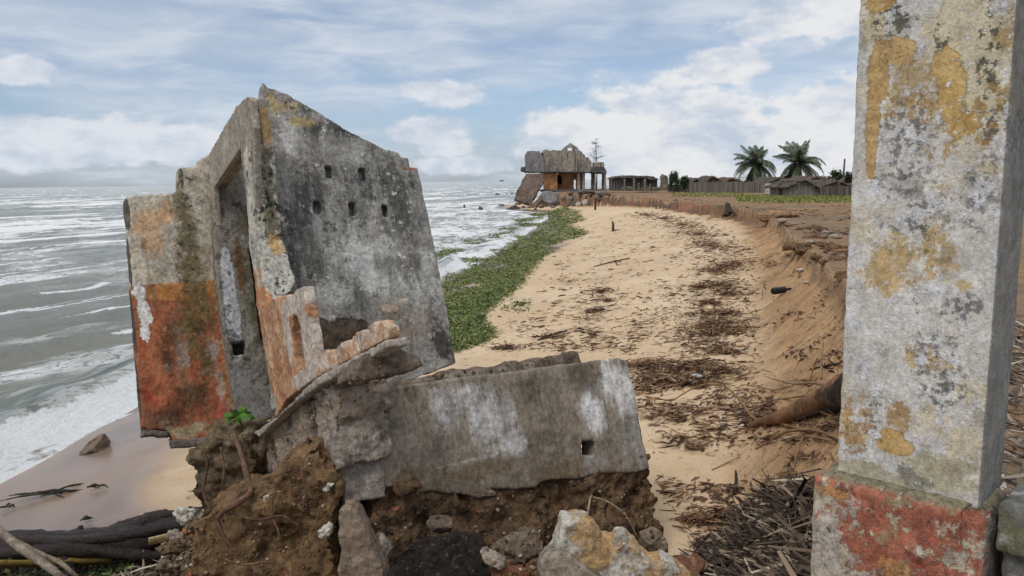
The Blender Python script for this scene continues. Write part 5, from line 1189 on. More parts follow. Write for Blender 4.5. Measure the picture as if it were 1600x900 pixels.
bottle('plastic_bottle', grd(1088, 593, .01), .17, .032, 2.2, m_wpl, m_wpl, 'white plastic bottle on the big brown leaf clump')
R2 = np.random.default_rng(5)
for px, py, s, lab in ((1141, 512, .05, 'white scrap in the dense part of the wrack line'), (1125, 501, .04, 'pale scrap beyond the dense wrack clump'), (1252, 428, .09, 'flat white scrap high on the bank slope'), (1259, 443, .05, 'small white scrap low on the bank slope'), (1266, 381, .16, 'white block at the lip of the bank'),
                       (1175, 396, .07, 'bluish scrap at the inner edge of the wrack line'), (1224, 349, .25, 'pale rubble piece on the bank top by the soil mound'), (1240, 352, .18, 'whitish rubble piece beside the soil mound'), (1305, 372, .2, 'pale flat rubble on the bare land'), (1290, 365, .15, 'small pale rubble on the bare land near the pillar')):
    tag(link('litter_scrap', rock_mesh('litter_scrap', s, s * .6, s * .35, px, 8, 3), m_bpl if 'bluish' in lab else (mat_pale if s > .12 else mat_white), None, Matrix.Translation(grd(px, py, s * .2))), lab, 'litter', 'pale litter on the sand and bank')
# crusts at the lip of the bank, soil mounds and a stump
m_crust = layered_far('dark_crust', (c_(132, 102, 76), c_(100, 78, 60), 3), [dict(c=c_(150, 116, 82), n=(5, .55, .66), s=.7)], bump=((9, 1),), bdist=.05)
crust = [(1248, 388, .5, .22), (1256, 395, .35, .2), (1290, 385, .7, .12), (1275, 372, .5, .14), (1268, 358, .6, .14), (1300, 408, .4, .10), (1318, 432, .35, .14), (1280, 404, .3, .12), (1325, 405, .4, .08), (1310, 388, .5, .08)]
for k, (px, py, s, h) in enumerate(crust):
    lab = ['dark soil crust hanging over the lip of the bank by the white block', 'small dark crust just below the lip of the bank', 'long low dark soil ledge on the bare land', 'dark soil ledge on the bank top beyond the white block', 'dark earth step nearest the orange soil mound', 'thin crust along the bank lip nearer the pillar',
           'dark crust on the bank lip touching the pillar outline', 'little crust on the bank lip between two larger ones', 'flat crust on bare land just beside the pillar', 'flat dark crust on bare land beyond the pillar'][k]
    tag(link('soil_crust', rock_mesh('soil_crust', s * .7, s * .28, h * .32, 200 + k, 8, 5, ((.5, .25), (.18, .14), (.06, .05))), m_crust, None, Matrix.Translation(grd(px, py, -h * .06)) @ Matrix.Rotation(k * .7, 4, 'Z')), lab, 'soil', 'soil crusts at the bank lip')
m_mound = layered_far('orange_soil', (c_(168, 134, 102), c_(146, 114, 86), 2), [dict(c=c_(112, 82, 56), n=(3, .54, .66), s=.7)], bump=((5, 1), (18, .7)), bdist=.06)
for px, py, a_, h, lab in ((1216, 339, .75, .24, 'orange soil mound on the bank beneath the grass strip'),):
    tag(link('soil_mound', rock_mesh('soil_mound', a_, a_ * .7, h, px, 4, 5, ((.5, .10), (.15, .04))), m_mound, None, Matrix.Translation(grd(px, py, 0))), lab, 'mound', 'soil mounds along the bank')
tag(tubes('tree_stump', [(G((1138, 338, -.1), (1138, 337, .2), (1136, 336, .55)), [.32, .22, .10]), (G((1138, 338, .1), (1144, 338, .2), (1150, 339, .0)), [.12, .08, .04]), (G((1138, 338, .1), (1132, 339, .1), (1128, 339, 0)), [.1, .06, .03])], m_bark2, None, 8, .03), 'dark jagged tree stump on the upper beach', 'stump')
tag(tubes('wooden_stub', [([np.array(grd(958, 362, -.1)), np.array(grd(958, 361, .3)), np.array(grd(957, 360, .42))], [.07, .06, .04])], m_bark2, None, 7, .02), 'small reddish stub standing in the far middle of the beach', 'stub')
tag(tubes('wooden_post', [([np.array(grd(930, 328, -.2)), np.array(grd(930, 328, .6)), np.array(grd(930, 328, .95))], [.10, .09, .08])], m_bark2, None, 8, .02), 'dark post standing on sand before the rubble of the far ruin', 'post')

# ------------------------------------------------------------------ far ruined two-storey house on the bluff
HY = 98.0
def fpl(pts, Y, o): return [(at(q[0], q[1], Y)[0] - o[0], at(q[0], q[1], Y)[2] - o[2]) + tuple(q[2:]) for q in pts]
def far_solid(name, pts, Y, thick, mat, parent, voxel=.10, ja=.10, disp=((1.2, .05, 1), (.4, .04, 2)), holes=(), seed=0):
    o = at(sum(p[0] for p in pts) / len(pts), sum(p[1] for p in pts) / len(pts), Y)
    bm = prism(jag(fpl(pts, Y, o), ja, 2, seed), 1, 0, thick, [fpl(h, Y, o) for h in holes])
    me = bm_mesh(name, bm)
    if voxel: me = remesh(me, voxel, disp)
    return link(name, me, mat, parent, Matrix.Translation(o), smooth=bool(voxel))
m_fc = layered_far('far_stained_concrete', (c_(172, 162, 148), c_(140, 132, 122), .5), [dict(c=c_(78, 74, 70), n=(.9, .50, .64, (1.8, 1, .25)), s=.8), dict(c=c_(168, 160, 150), n=(1.2, .55, .68, (1.6, 1, .3)), s=.6), dict(c=c_(58, 55, 52), n=(2.6, .58, .66), s=.6)], bump=((3, 1),), bdist=.06)
m_fg = layered_far('far_smooth_grey', (c_(138, 135, 132), c_(122, 120, 118), .5), [dict(c=c_(92, 88, 84), n=(1.2, .54, .68), s=.5)], bump=((3, 1),), bdist=.03)
m_fo = layered_far('far_orange_wall', (c_(188, 140, 100), c_(158, 112, 78), .7), [dict(c=c_(106, 70, 48), n=(1.1, .52, .66), s=.7), dict(c=c_(196, 170, 140), n=(1.5, .62, .70), s=.5)], bump=((3, 1),), bdist=.04)
m_fd = flat('far_dark_opening', c_(46, 42, 40), .9)
m_fdc = layered_far('far_dark_concrete', (c_(108, 103, 97), c_(80, 77, 73), .8), [], bump=((3, 1),), bdist=.05)
m_slab = layered_far('far_fallen_slab', (c_(130, 112, 100), c_(108, 94, 84), .6), [dict(c=c_(78, 66, 58), n=(1, .54, .66), s=.7), dict(c=c_(150, 138, 128), n=(2, .58, .68), s=.5)], bump=((3, 1),), bdist=.06)
hb = at(880, 297, HY)
house = empty('ruined_house', tuple(hb), 'roofless two storey ruined house collapsing at the edge of the bluff', 'ruined house')
far_solid('upper_storey', [(821, 268), (821, 241, 1), (824, 236, 1), (843, 236, 1), (847, 242, 1), (850, 245), (850, 268)], HY - .25, 5, m_fg, house, voxel=0, ja=.06, seed=1)
far_solid('upper_storey', [(850, 268.2), (850, 243, 1), (847, 238, 1), (850, 234, 1), (857, 233.5, 1), (858, 236, 1), (862, 236.5, 1), (863.5, 234, 1), (876, 234.5, .5), (878, 238, .5), (907, 238.5, .5), (912, 241, 1), (915, 246, 1), (920, 246.5, 1), (921, 250, 1), (924, 252, 1), (925, 268.2)], HY, 4.6, m_fc, house, voxel=0, ja=.08, seed=2)
far_solid('gable', [(876, 235.5), (880, 232), (891, 223, .6), (902, 230, .6), (905, 235, 1), (910, 238, 1), (910, 240), (877, 240)], HY + .03, .5, m_fc, house, voxel=0, ja=.05, holes=[[(887, 231), (894, 230.5), (894, 235.5), (887, 235.5)]], seed=3)
for x in (851, 861, 876, 885, 901, 910): far_solid('pilaster', [(x - .6, 240), (x + .6, 240), (x + .6, 268), (x - .6, 268)], HY - .08, .3, m_fc, house, voxel=0, ja=0)
far_solid('balcony_stub', [(814, 262, 1), (821, 261, 1), (821, 268, 1), (814, 268, 1)], HY - .1, 2.5, m_fdc, house, ja=.08)
far_solid('floor_slab', [(820, 268), (940, 268), (940, 269.6), (820, 269.6, 1)], HY - .5, 5.4, m_fdc, house, ja=.04)
far_solid('orange_wall', [(851, 270), (871, 270), (871, 298), (851, 298)], HY + .15, 3.4, m_fo, house, ja=.04)
far_solid('back_wall', [(871, 269), (914, 269), (914, 298), (871, 298)], HY + 1.6, .4, m_fo, house, ja=.0, holes=[[(896.5, 296), (900, 296), (900, 282), (898.5, 280), (896.5, 283)], [(872, 275), (878, 275), (878, 288), (872, 288)]])
far_solid('doorway_backing', [(871, 273), (879, 273), (879, 290), (871, 290)], HY + 2.3, .3, m_fd, house, voxel=0, ja=0)
for x0_, x1_, m in ((902, 907, m_fc), (910, 914, m_fc), (924, 928.5, m_fdc), (928.5, 931, m_fc), (941, 944, m_fdc), (944, 947.5, m_fc)):
    far_solid('column', [(x0_, 268), (x1_, 268), (x1_, 298), (x0_, 298)], HY + (.1 if m is m_fc else .5), .6, m, house, ja=.03, voxel=.08, seed=x0_)
far_solid('portico_beam', [(922, 260, 1), (944, 260, 1), (948, 268, 1), (947, 272, .5), (922, 271, .5)], HY, 1.2, m_fdc, house, ja=.06, seed=8)
far_solid('portico_top', [(928, 253.5, 1), (944, 253, 1), (944, 261), (928, 262)], HY - .05, 1.6, m_fc, house, ja=.08, seed=9)
far_solid('ground_floor_slab', [(846, 297), (950, 297), (950, 300, 1), (846, 300, 1)], HY - .9, 5.5, m_fdc, house, ja=.08)
def slab_th(pts, Y, thick, lab, m, seed, lean=0):
    o = far_solid('fallen_slab', pts, Y, thick, m, None, .10, .10, ((1.5, .10, seed), (.4, .05, 2)), (), seed)
    o.matrix_basis = o.matrix_basis @ Matrix.Rotation(lean, 4, 'X')
    return tag(o, lab, 'slab', 'slabs fallen from the far house')
slab_th([(822, 270), (850, 268), (849, 283, 1), (838, 304, 1), (830, 322, 1), (803, 312, 1), (812, 290, 1)], 95.5, .8, 'long fallen wall slab leaning from the house down to the surf', m_slab, 1, -.35)
slab_th([(846, 298), (875, 299), (870, 319, 1), (850, 316, 1), (842, 307, 1)], 94.6, .7, 'grey fallen slab leaning against the bluff beside the longest slab', m_fg, 2, -.45)
slab_th([(827, 321), (846, 302), (848, 310), (836, 328), (824, 327)], 94, .7, 'narrow broken slab lying between the two big fallen slabs', m_slab, 3, -.4)
slab_th([(788, 327), (806, 320), (814, 325), (806, 329), (792, 329)], 94.5, 1.2, 'flat dark slab lying lowest in the surf below the house', m_fdc, 4)
R3 = np.random.default_rng(31)
rocks = [(778, 318), (784, 322), (792, 317), (800, 316), (810, 320), (818, 325), (836, 328), (846, 325), (856, 322), (864, 325), (872, 322), (880, 320), (886, 323), (893, 318), (899, 322), (905, 316), (890, 312), (912, 320), (918, 315), (924, 318), (936, 312), (943, 310), (925, 308), (938, 317), (948, 315), (880, 313), (908, 310)]
rm = [rock_mesh('rubble_rock', 1, .8, .6, 300 + i, 8, 3) for i in range(4)]
for i, r_ in enumerate(rm): r_.materials.append([m_slab, m_fg, m_fdc, m_slab][i]); r_.polygons.foreach_set('use_smooth', [True] * len(r_.polygons))
wh = rock_mesh('white_rock', 1, .7, .6, 310, 8, 3); wh.materials.append(mat_white)
for i, (px, py) in enumerate(rocks):
    o = bpy.data.objects.new('rubble_rock', rm[i % 4]); COL.objects.link(o); p = grd(px, py, .1); s = R3.uniform(.28, .70)
    o.matrix_basis = Matrix.Translation(p) @ Matrix.Rotation(R3.uniform(0, 6), 4, 'Z') @ Matrix.Rotation(R3.uniform(-.8, .8), 4, 'X') @ Matrix.Diagonal((s * 1.2, s, s * .8, 1))
    tag(o, 'rubble chunk at the foot of the far ruined house', 'rubble', 'rubble at the foot of the far house')
for px, py, s, lab in ((861, 322, 1.0, 'white block lying in the rubble next to the green seaweed tip'), (918, 318, .7, 'cream stone at the sand edge of the far rubble'), (906, 321, .55, 'tilted pale stone among the far rubble')):
    o = bpy.data.objects.new('white_block', wh); COL.objects.link(o); o.matrix_basis = Matrix.Translation(grd(px, py, .15)) @ Matrix.Diagonal((s, s, s * .8, 1)); tag(o, lab, 'rubble', 'pale blocks in the far rubble')
# thin casuarina rising behind the portico
tpos = np.array(at(932, 297, 103)); ca = empty('casuarina_tree', tuple(tpos), 'thin wispy conifer rising behind the roofless portico', 'tree')
ttop = np.array(at(930, 217, 103)); trunk_b = [tpos, tpos + (ttop - tpos) * .5 + np.array([.15, 0, 0]), ttop]
m_cas = leaf_mat('casuarina_needles', c_(120, 126, 116), c_(146, 150, 140), 3, .9)
tubes('trunk', [(trunk_b, [.11, .07, .02])], m_fc, ca, 6)
P = []; Vf, Ff = [], []
Lb = []
for i in range(46):
    t = R3.uniform(.42, .99); b0 = tpos + (ttop - tpos) * t; a = R3.uniform(0, 6.28); l = 2.6 * (1.06 - t) * R3.uniform(.6, 1.1) + .25
    d = np.array([math.cos(a), math.sin(a), R3.uniform(.05, .5)]); Lb.append(([b0, b0 + d * l * .6, b0 + d * l + np.array([0, 0, -.05])], [.02, .014, .006]))
    k = 16; q = b0[None] + d[None] * l * R3.uniform(.2, 1, (k, 1)) + R3.normal(0, .10, (k, 3)); P.append(q)
tubes('branch', Lb, m_cas, ca, 4)['kind'] = 'stuff'
V, Fq = blades(np.vstack(P)[::2], .30, .03, R3, None, 1, .5, .3); link('needles', np_mesh('needles', V, Fq), m_cas, ca)

# ------------------------------------------------------------------ old walls, fences and huts on the land
def zland(x, y): return tz(x, y)
m_fw = layered_far('far_old_wall', (c_(138, 130, 116), c_(108, 102, 92), .8), [dict(c=c_(70, 66, 60), n=(1.2, .50, .62, (1.5, 1, .5)), s=.8), dict(c=c_(166, 158, 142), n=(2, .58, .66), s=.6)], bump=((3, 1),), bdist=.05)
def wood(name, a, b, w_=.16):
    m, g = new_mat(name); p = g.obj(); X, Y, Z = g.xyz(p)
    cell = g.math('FLOOR', g.math('DIVIDE', g.add(X, g.mul(Y, .3)), w_))
    wn = g.node('ShaderNodeTexWhiteNoise', noise_dimensions='1D'); g.put(wn.inputs['W'], cell)
    fr = g.math('FRACT', g.math('DIVIDE', g.add(X, g.mul(Y, .3)), w_)); gap = g.step(g.math('ABSOLUTE', g.sub(fr, .5)), .40, .5)
    c = g.mix(wn.outputs['Value'], a, b); c = g.mix(g.mul(g.step(g.noise(p, 2.5, 5, .6, 3, (1, 1, .4)), .5, .68), .6), c, tuple(v * .5 for v in a[:3]) + (1,))
    c = g.mix(gap, c, tuple(v * .25 for v in a[:3]) + (1,)); finish(g, c, .95, g.mul(gap, -1), .03); return m
m_wd = wood('grey_fence_boards', c_(120, 112, 104), c_(146, 138, 128))
m_wd2 = wood('dark_fence_boards', c_(100, 92, 84), c_(130, 120, 110), .2)
m_thatch = layered_far('grey_thatch', (c_(106, 96, 88), c_(84, 76, 70), 1.2), [dict(c=c_(136, 124, 114), n=(1.5, .52, .66, (1, 3, 3)), s=.7), dict(c=c_(56, 50, 46), n=(3, .54, .64), s=.6)], bump=((6, 1.2),), bdist=.08)
m_rust = layered_far('brown_roof', (c_(112, 96, 84), c_(92, 80, 72), 1), [dict(c=c_(78, 66, 58), n=(1.5, .54, .66), s=.7)], bump=((4, 1),), bdist=.05)
def wall_run(px0, py0, px1, py1, Y, tl, tr, th, name, label, cat, mat, group=None, posts=0, rag=.06):
    """upright board or masonry run between two ground pixels at depth Y; tl/tr are the pixel heights of its top"""
    e = empty(name, tuple(at((px0 + px1) / 2, (py0 + py1) / 2, Y)), label, cat, group); e['kind'] = 'thing'
    pts = [(px0, py0 + 1.5), (px1, py1 + 1.5)]
    r = random.Random(int(px0)); n = max(3, int((px1 - px0) / 5)); top = [(px1 + (px0 - px1) * i / n, tr + (tl - tr) * i / n + r.uniform(-1, 1) * rag * 12) for i in range(n + 1)]
    o = far_solid('boards' if cat == 'fence' else 'wall_face', pts + top, Y, th, mat, e, 0, 0)
    for i in range(posts):
        x = px0 + (px1 - px0) * (i + .5) / posts; yb = py0 + (py1 - py0) * (i + .5) / posts; yt = tl + (tr - tl) * (i + .5) / posts
        far_solid('post', [(x - .7, yb + 1.5), (x + .7, yb + 1.5), (x + .7, yt - r.uniform(.3, 2)), (x - .7, yt - .8)], Y - .14, .14, mat, e, 0, 0)
    return e
def hut(pxl, pxr, pyb, pye, pyr, Y, depth, label, roofm=None, wallm=None, over=3, door=None, flat_roof=False):
    """thatched hut: gable front towards the camera; pye eaves, pyr ridge in photo pixels"""
    e = empty('thatched_hut', tuple(at((pxl + pxr) / 2, pyb, Y)), label, 'hut', 'huts behind the grass')
    xm = (pxl + pxr) / 2
    far_solid('wall', [(pxl, pyb + 1.5), (pxr, pyb + 1.5), (pxr, pye), (xm, pyr + 2), (pxl, pye)], Y, depth, wallm or m_wd2, e, 0, 0)
    t = 2.6
    far_solid('roof', [(pxl - over, pye + 2, 1), (pxl + (xm - pxl) * .5, (pye + pyr) / 2 - 1, 1), (xm, pyr - .5, 1), (pxr - (pxr - xm) * .5, (pye + pyr) / 2 - 1, 1), (pxr + over, pye + 2, 1), (pxr + over - 1, pye + 2 + t, 1), (pxr - (pxr - xm) * .45, (pye + pyr) / 2 + t, 1), (xm, pyr + t, 1), (pxl + (xm - pxl) * .45, (pye + pyr) / 2 + t, 1), (pxl - over + 1, pye + 2 + t, 1)], Y - .35, depth + .7, roofm or m_thatch, e, .08, .08, ((.6, .08, 1), (.2, .05, 2)), (), int(pxl))
    if door: far_solid('door', [(door[0], pyb + 1.2), (door[1], pyb + 1.2), (door[1], door[2]), (door[0], door[2])], Y - .06, .05, m_wd, e, 0, 0)
    return e
# far shed with ruined front
sh = empty('roadside_shed', tuple(at(990, 297, 82)), 'long dark roofed shed with pale crumbling posts beside the far ruined house', 'shed')
far_solid('wall', [(957, 298), (1027, 298), (1027, 278), (957, 278)], 82.5, 3, wood('shed_dark_boards', c_(78, 74, 70), c_(104, 98, 92), .3), sh, 0, 0)
far_solid('roof', [(955, 280, 1), (962, 276, 1), (975, 274.5, 1), (1005, 275, 1), (1022, 276, 1), (1030, 281, 1), (1026, 282.5, 1), (1005, 278, 1), (962, 279, 1)], 82, 4, m_thatch, sh, .08, .05)
for x, w_, t_ in ((976, 1.2, 279), (991, 1.8, 278), (998, 1.2, 285), (1008, 2.2, 279), (1016, 1.2, 287)):
    far_solid('post', [(x - w_, 298), (x + w_, 298), (x + w_ * .8, t_), (x - w_, t_ + 1)], 81.7, .35, m_fw, sh, .07, .05)
far_solid('low_wall', [(970, 298), (1032, 298), (1032, 293, 1), (1012, 291, 1), (996, 294, 1), (984, 291, 1), (970, 293, 1)], 81.9, .4, m_fw, sh, .08, .1)
st = far_solid('wall_stub', [(1032, 298), (1043, 298), (1043.5, 276, 1), (1040, 273, 1), (1037, 274, 1), (1035, 271, 1), (1032, 276, 1)], 80, .5, m_fw, None, .07, .08)
tag(st, 'tall pale stub of wall standing alone beyond the shed', 'wall stub', None, 'thing')
wall_run(1044, 298, 1082, 299, 79, 287, 288, .3, 'broken_wall', 'low dark broken wall between pale stub and grey fence', 'wall', m_fdc, rag=.2)
wall_run(1078, 299, 1150, 300, 74, 285, 284, .08, 'board_fence', 'weathered board fence before the two pointed hut roofs', 'fence', m_wd, 'board fences on the land', 9)
wall_run(1150, 300, 1218, 301, 73, 284, 287, .08, 'board_fence', 'weathered board fence between pointed roofs and white gatepost', 'fence', m_wd, 'board fences on the land', 8)
gp = far_solid('gatepost', [(1197, 304), (1205, 304), (1205, 288), (1204, 287), (1198, 287), (1197, 288)], 66, .45, flat('whitewash', c_(186, 182, 172), .9), None, .05, .02)
tag(gp, 'short whitewashed gatepost in front of the board fence', 'post', None, 'thing')
wall_run(1205, 303, 1221, 304, 66.3, 287, 288, .08, 'board_fence', 'short gate panel of boards beside the whitewashed gatepost', 'fence', m_wd, 'board fences on the land', 2)
hut(1100, 1130, 300, 284, 275, 78, 4, 'pointed thatched hut behind the board fence', over=4)
hut(1080, 1100, 299, 285, 278, 80, 4, 'smaller pointed hut peeking over the fence beside the taller pointed one')
hut(1130, 1160, 300, 284, 277.5, 82, 4, 'low brown roofed hut behind the fence under the palms', m_rust)
hut(1232, 1280, 308, 291, 280.5, 56, 4, 'broad rounded thatched hut with a wide board front by the grass strip', None, m_wd, 5, (1240, 1276, 291))
wall_run(1216, 307, 1236, 308, 57.5, 287, 285, .1, 'board_fence', 'dark board fence touching the broad rounded hut', 'fence', m_wd2, 'board fences on the land', 3)
hut(1286, 1330, 308, 290, 281.5, 58, 5, 'thatched hut with sagging ragged roof nearest the pillar', None, m_wd2, 8)
wall_run(1282, 308, 1345, 309, 55.5, 292, 290, .1, 'board_fence', 'dark board fence below the sagging thatch roof', 'fence', m_wd2, 'board fences on the land', 6)
hut(1335, 1400, 309, 290, 279, 62, 5, 'long brown roofed hut partly hidden by the pillar', m_rust)
hut(1255, 1300, 303, 284, 275.5, 72, 5, 'grey roofed hut behind the broad rounded one', m_rust)
hut(1200, 1236, 302, 285, 277, 78, 5, 'thatched hut standing beneath the right palm crown')
# tall thin pole
tag(tubes('utility_pole', [([at(1316, 300, 90), at(1318, 274, 90), at(1320, 248, 90)], [.12, .11, .09])], m_fdc, None, 8), 'slim bare pole rising above the huts near the pillar', 'pole', None, 'thing')
# palms
m_palm = litter_mat('palm_leaflets', [(c_(66, 78, 56), 3), (c_(80, 92, 64), 3), (c_(50, 60, 44), 2.8), (c_(98, 106, 76), 1.2), (c_(124, 112, 82), .5)], .45)
m_ptrunk = layered_far('palm_trunk_bark', (c_(116, 106, 94), c_(92, 84, 74), 2), [dict(c=c_(64, 58, 52), n=(6, .52, .62, (.4, .4, 2.5)), s=.8)], bump=((7, 1),), bdist=.04)
def palm(px, pyc, pyb, Y, R, nf, seed, label):
    r = np.random.default_rng(seed); top = np.array(at(px, pyc, Y)); base = np.array(at(px + 2, pyb, Y)); base[2] = min(base[2], zland(base[0], base[1]))
    e = empty('coconut_palm', tuple(base), label, 'palm', 'two palms above the huts')
    tubes('trunk', [([base, (base + top) / 2 + np.array([.2, 0, 0]), top], [.24, .17, .14])], m_ptrunk, e, 10, .02)
    V, Fq = [], []
    for i in range(nf):
        az = 2 * math.pi * i / nf * 2.618 + r.normal(0, .2); u = i / nf
        el = 1.35 - 2.05 * u + r.normal(0, .12); L = R * r.uniform(.85, 1.12) * (.85 + .25 * math.sin(math.pi * u)); dr = r.uniform(.6, 1.5)
        d = np.array([math.cos(az) * math.cos(el), math.sin(az) * math.cos(el), math.sin(el)]); p = top.copy(); n = 26; path = [p.copy()]
        for k in range(n):
            d = d + np.array([0, 0, -.036 - .045 * (k / n)]) * (1.3 if u > .3 else .8) * dr; d /= np.linalg.norm(d); p = p + d * L / n; path.append(p.copy())
        path = np.array(path); tg = np.gradient(path, axis=0); tg /= np.linalg.norm(tg, axis=1)[:, None]
        for k in range(2, n + 1):
            t = k / n; ll = R * .26 * math.sin(math.pi * min(1, .12 + .84 * t)) ** .7 * r.uniform(.8, 1.15)
            side = np.cross(tg[k], [0, 0, 1.0]); side /= np.linalg.norm(side) + 1e-6
            for sg in (-1, 1):
                dd = side * sg * .8 + tg[k] * .65 + np.array([0, 0, -.45 - .25 * r.random()]); dd /= np.linalg.norm(dd); w = tg[k] * .045 * (R / 2.6)
                o = len(V); a = path[k]; mid = a + dd * ll * .55; V += [a - w, a + w, mid + w * .9 + np.array([0, 0, .0]), mid - w * .9, a + dd * ll + np.array([0, 0, -.18 * ll])]
                Fq += [[o, o + 1, o + 2, o + 3], [o + 3, o + 2, o + 4, o + 4]]
        for k in range(n):     # midrib
            w = np.cross(tg[k], [0, 0, 1.0]) * .022; o = len(V); V += [path[k] - w, path[k] + w, path[k + 1] + w, path[k + 1] - w]; Fq.append([o, o + 1, o + 2, o + 3])
    me = bpy.data.meshes.new('crown'); me.from_pydata([tuple(v) for v in V], [], [tuple(f) if f[2] != f[3] else tuple(f[:3]) for f in Fq]); me.update()
    link('crown', me, m_palm, e, None, False)
palm(1182, 257, 296, 88, 2.95, 42, 1, 'coconut palm with drooping fronds above the fence, nearer the ruined house')
palm(1247, 255, 298, 84, 3.05, 44, 2, 'taller coconut palm above the broad rounded hut')
# bushes
m_bush = litter_mat('bush_leaves', [(c_(56, 72, 42), 3), (c_(76, 92, 52), 2), (c_(44, 54, 36), 3), (c_(96, 108, 66), .8)], .7)
def bush(px, pyb, w_, h_, Y, n, seed, label, mat=None, spiky=False):
    r = np.random.default_rng(seed); base = np.array(at(px, pyb, Y)); k = Y / F_PX; W_, H_ = w_ * k / 2, h_ * k
    e = empty('bush', tuple(base), label, 'bush', 'bushes around the huts')
    cl = r.normal(size=(12, 3)); cl /= np.linalg.norm(cl, axis=1)[:, None]; cl *= r.uniform(.3, .8, (12, 1)); ci = r.integers(0, 12, n)
    P = cl[ci] + r.normal(0, .17, (n, 3)); P[:, 2] = np.clip(P[:, 2] * .5 + .5, .02, 1.3); P = base[None] + P * np.array([W_, W_, H_])
    V, Fq = blades(P, (.45 if spiky else .28) * (Y / 75), (.05 if spiky else .13) * (Y / 75), r, None, 1, .9 if spiky else .6, .5)
    link('foliage', np_mesh('foliage', V, Fq), mat or m_bush, e, None, False)
    tubes('stem', [([base - np.array([0, 0, .3]), base + np.array([.05, 0, H_ * .4]), base + np.array([W_ * .3, 0, H_ * .8])], [.06, .04, .02]), ([base - np.array([0, 0, .3]), base + np.array([-W_ * .4, 0, H_ * .7])], [.05, .02])][:1], m_fdc, e, 5)
bush(1053, 298, 18, 32, 78, 900, 1, 'spiky green bush beside the tall pale wall stub', None, True)
bush(1070, 298, 16, 24, 77, 700, 2, 'round green bush next to the spiky one')
bush(1325, 300, 22, 30, 64, 1100, 3, 'dark green bush beside the slim pole')
bush(1303, 298, 26, 33, 86, 1100, 4, 'grey green bush behind the ragged thatch roof')
bush(1165, 300, 26, 22, 86, 800, 5, 'low shrub under the first palm')
bush(1225, 300, 30, 24, 88, 900, 6, 'low shrub between the two palm trunks')
bush(1284, 298, 18, 30, 92, 600, 7, 'small far bush showing above the grey roofs')
# grass
m_grass = litter_mat('yellow_green_grass', [(c_(120, 128, 62), 3), (c_(142, 146, 78), 3), (c_(98, 108, 54), 2), (c_(168, 162, 104), 1.4)], .8)
n = 9000; q = np.stack([R1.uniform(1150, 1420, n), 311 + R1.normal(0, 2.6, n)], 1); q[:, 1] += np.clip((1185 - q[:, 0]) / 35, 0, 1) * -2
P = grd_v(q); P[:, 2] += .05
V, Fq = blades(P, R1.uniform(.10, .24, n), R1.uniform(.05, .10, n), R1, None, 1, .9, .5)
n2 = 1200; q2 = np.stack([R1.uniform(1050, 1160, n2), R1.uniform(299, 308, n2)], 1); P2 = grd_v(q2); P2[:, 2] += .05
stuff('grass', [(V, Fq), blades(P2, .18, .07, R1, None, 1, .9, .5)], m_grass, 'yellow green grass strip in front of the huts')
# low weeds along the bluff edge under the far ruins
n = 1600; q = np.stack([R1.uniform(915, 1080, n), R1.normal(299, 1.3, n)], 1); P = grd_v(q); P[:, 2] += .08
stuff('weeds', [blades(P, R1.uniform(.15, .45, n), R1.uniform(.06, .12, n), R1, None, 1, .6, .5)], litter_mat('grey_weeds', [(c_(104, 104, 84), 3), (c_(128, 120, 100), 2), (c_(80, 84, 62), 2)]), 'dull weeds along the top of the far bluff')

# ------------------------------------------------------------------ in the water
for px, py, w_, h_, lab in ((725.5, 324, 3.5, 6, 'slim dark stump sticking out of the surf'), (751, 327, 7, 6, 'broader dark stump sticking out of the surf')):
    p = on_z(px, py, 0); k = p[1] / F_PX
    tag(link('surf_stump', rock_mesh('surf_stump', w_ * k * .5, w_ * k * .4, h_ * k, int(px), 6, 4), m_fdc, None, Matrix.Translation(p)), lab, 'stump', 'dark stumps in the surf')
bp = on_z(784, 283.3, 0.0); boat = empty('fishing_boat', tuple(bp), 'tiny dark open fishing boat on the horizon', 'boat')
kb = bp[1] / F_PX
bm = bmesh.new(); secs = []
for i in range(9):
    t = i / 8 * 2 - 1; hw = .16 * (1 - t * t) ** .6 + .01; sh_ = .10 * t * t
    secs.append([bm.verts.new((t * .5, -hw, .16 + sh_)), bm.verts.new((t * .48, -hw * .6, -.06)), bm.verts.new((t * .48, hw * .6, -.06)), bm.verts.new((t * .5, hw, .16 + sh_))])
for a, b in zip(secs[:-1], secs[1:]):
    for k in range(3): bm.faces.new((a[k], a[k + 1], b[k + 1], b[k]))
bm.faces.new(secs[0]); bm.faces.new(secs[-1][::-1])
link('hull', bm_mesh('hull', bm), m_fd, boat, Matrix.Translation(bp) @ Matrix.Diagonal((kb * 6.5, kb * 6, kb * 7, 1)))
link('cabin', bm_mesh('cabin', box_bm((-.12, -.08, .02), (.10, .08, .30))), m_fd, boat, Matrix.Translation(bp) @ Matrix.Diagonal((kb * 6.5, kb * 6, kb * 7, 1)))

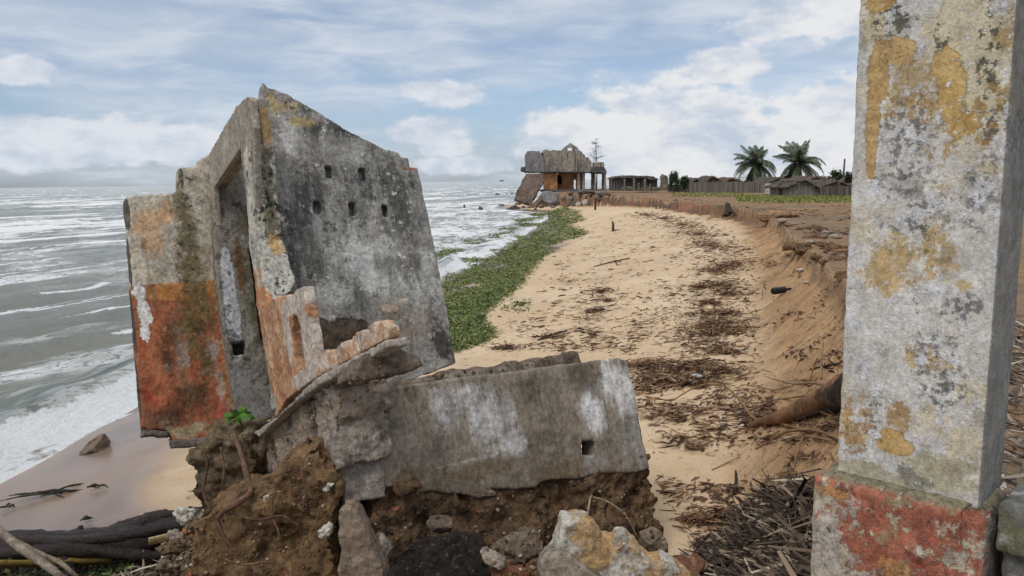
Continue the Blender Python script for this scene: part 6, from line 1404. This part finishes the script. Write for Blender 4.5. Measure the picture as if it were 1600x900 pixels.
# ------------------------------------------------------------------ crumbs of soil, brick and stone lying on the earth and rubble
dgx = bpy.context.evaluated_depsgraph_get(); dgx.update()
bmi = bmesh.new(); bmesh.ops.create_icosphere(bmi, subdivisions=1, radius=1)
ico_v = np.array([v.co[:] for v in bmi.verts]); ico_f = np.array([[v.index for v in f.verts] for f in bmi.faces]); bmi.free()
R5 = np.random.default_rng(77); cr = []
def crumbs(poly, n, lo, hi, ok):
    for px, py in poly_points(poly, n, R5):
        d = ray(px, py); hit, loc, nor, _, ob, _ = S.ray_cast(dgx, Vector(CAM), Vector(d).normalized())
        if not hit or not any(ob.name.startswith(k) for k in ok) or loc.y > 7: continue
        r_ = lo * (hi / lo) ** (R5.random() ** 2.2); q = np.array(Matrix.Rotation(R5.uniform(0, 6), 3, R5.normal(size=3).tolist()))
        V = (ico_v * R5.uniform(.55, 1.25, (len(ico_v), 1)) * np.array([1, .8, .6])) @ q.T * r_ + np.array(loc) + np.array(nor) * r_ * .25
        cr.append((V, ico_f))
crumbs([(284, 826), (380, 780), (488, 707), (533, 786), (528, 900), (290, 900)], 420, .004, .020, ('clod_body',))
crumbs([(600, 768), (1010, 740), (1045, 875), (900, 900), (560, 900)], 700, .005, .030, ('earth_core', 'ground', 'stone_chunk'))
crumbs([(235, 840), (300, 820), (310, 900), (220, 900)], 200, .006, .028, ('ground', 'clod_body', 'foot_stone', 'hanging_earth'))
crumbs([(376, 690), (600, 560), (606, 600), (530, 640), (400, 720)], 160, .004, .016, ('rubble_layer', 'broken_slab', 'broken_corner', 'block_wall'))
crumbs([(640, 560), (920, 552), (960, 560), (640, 600)], 160, .005, .022, ('cap_stone', 'earth_top'))
m_crumb = litter_mat('crumbs', [(c_(120, 96, 72), 3), (c_(92, 72, 54), 3), (c_(150, 128, 104), 2), (c_(176, 164, 148), 1), (c_(150, 96, 70), .8), (c_(66, 54, 44), 2)])
stuff('soil_crumbs', cr, m_crumb, 'crumbs of soil and broken masonry lying on the rubble')
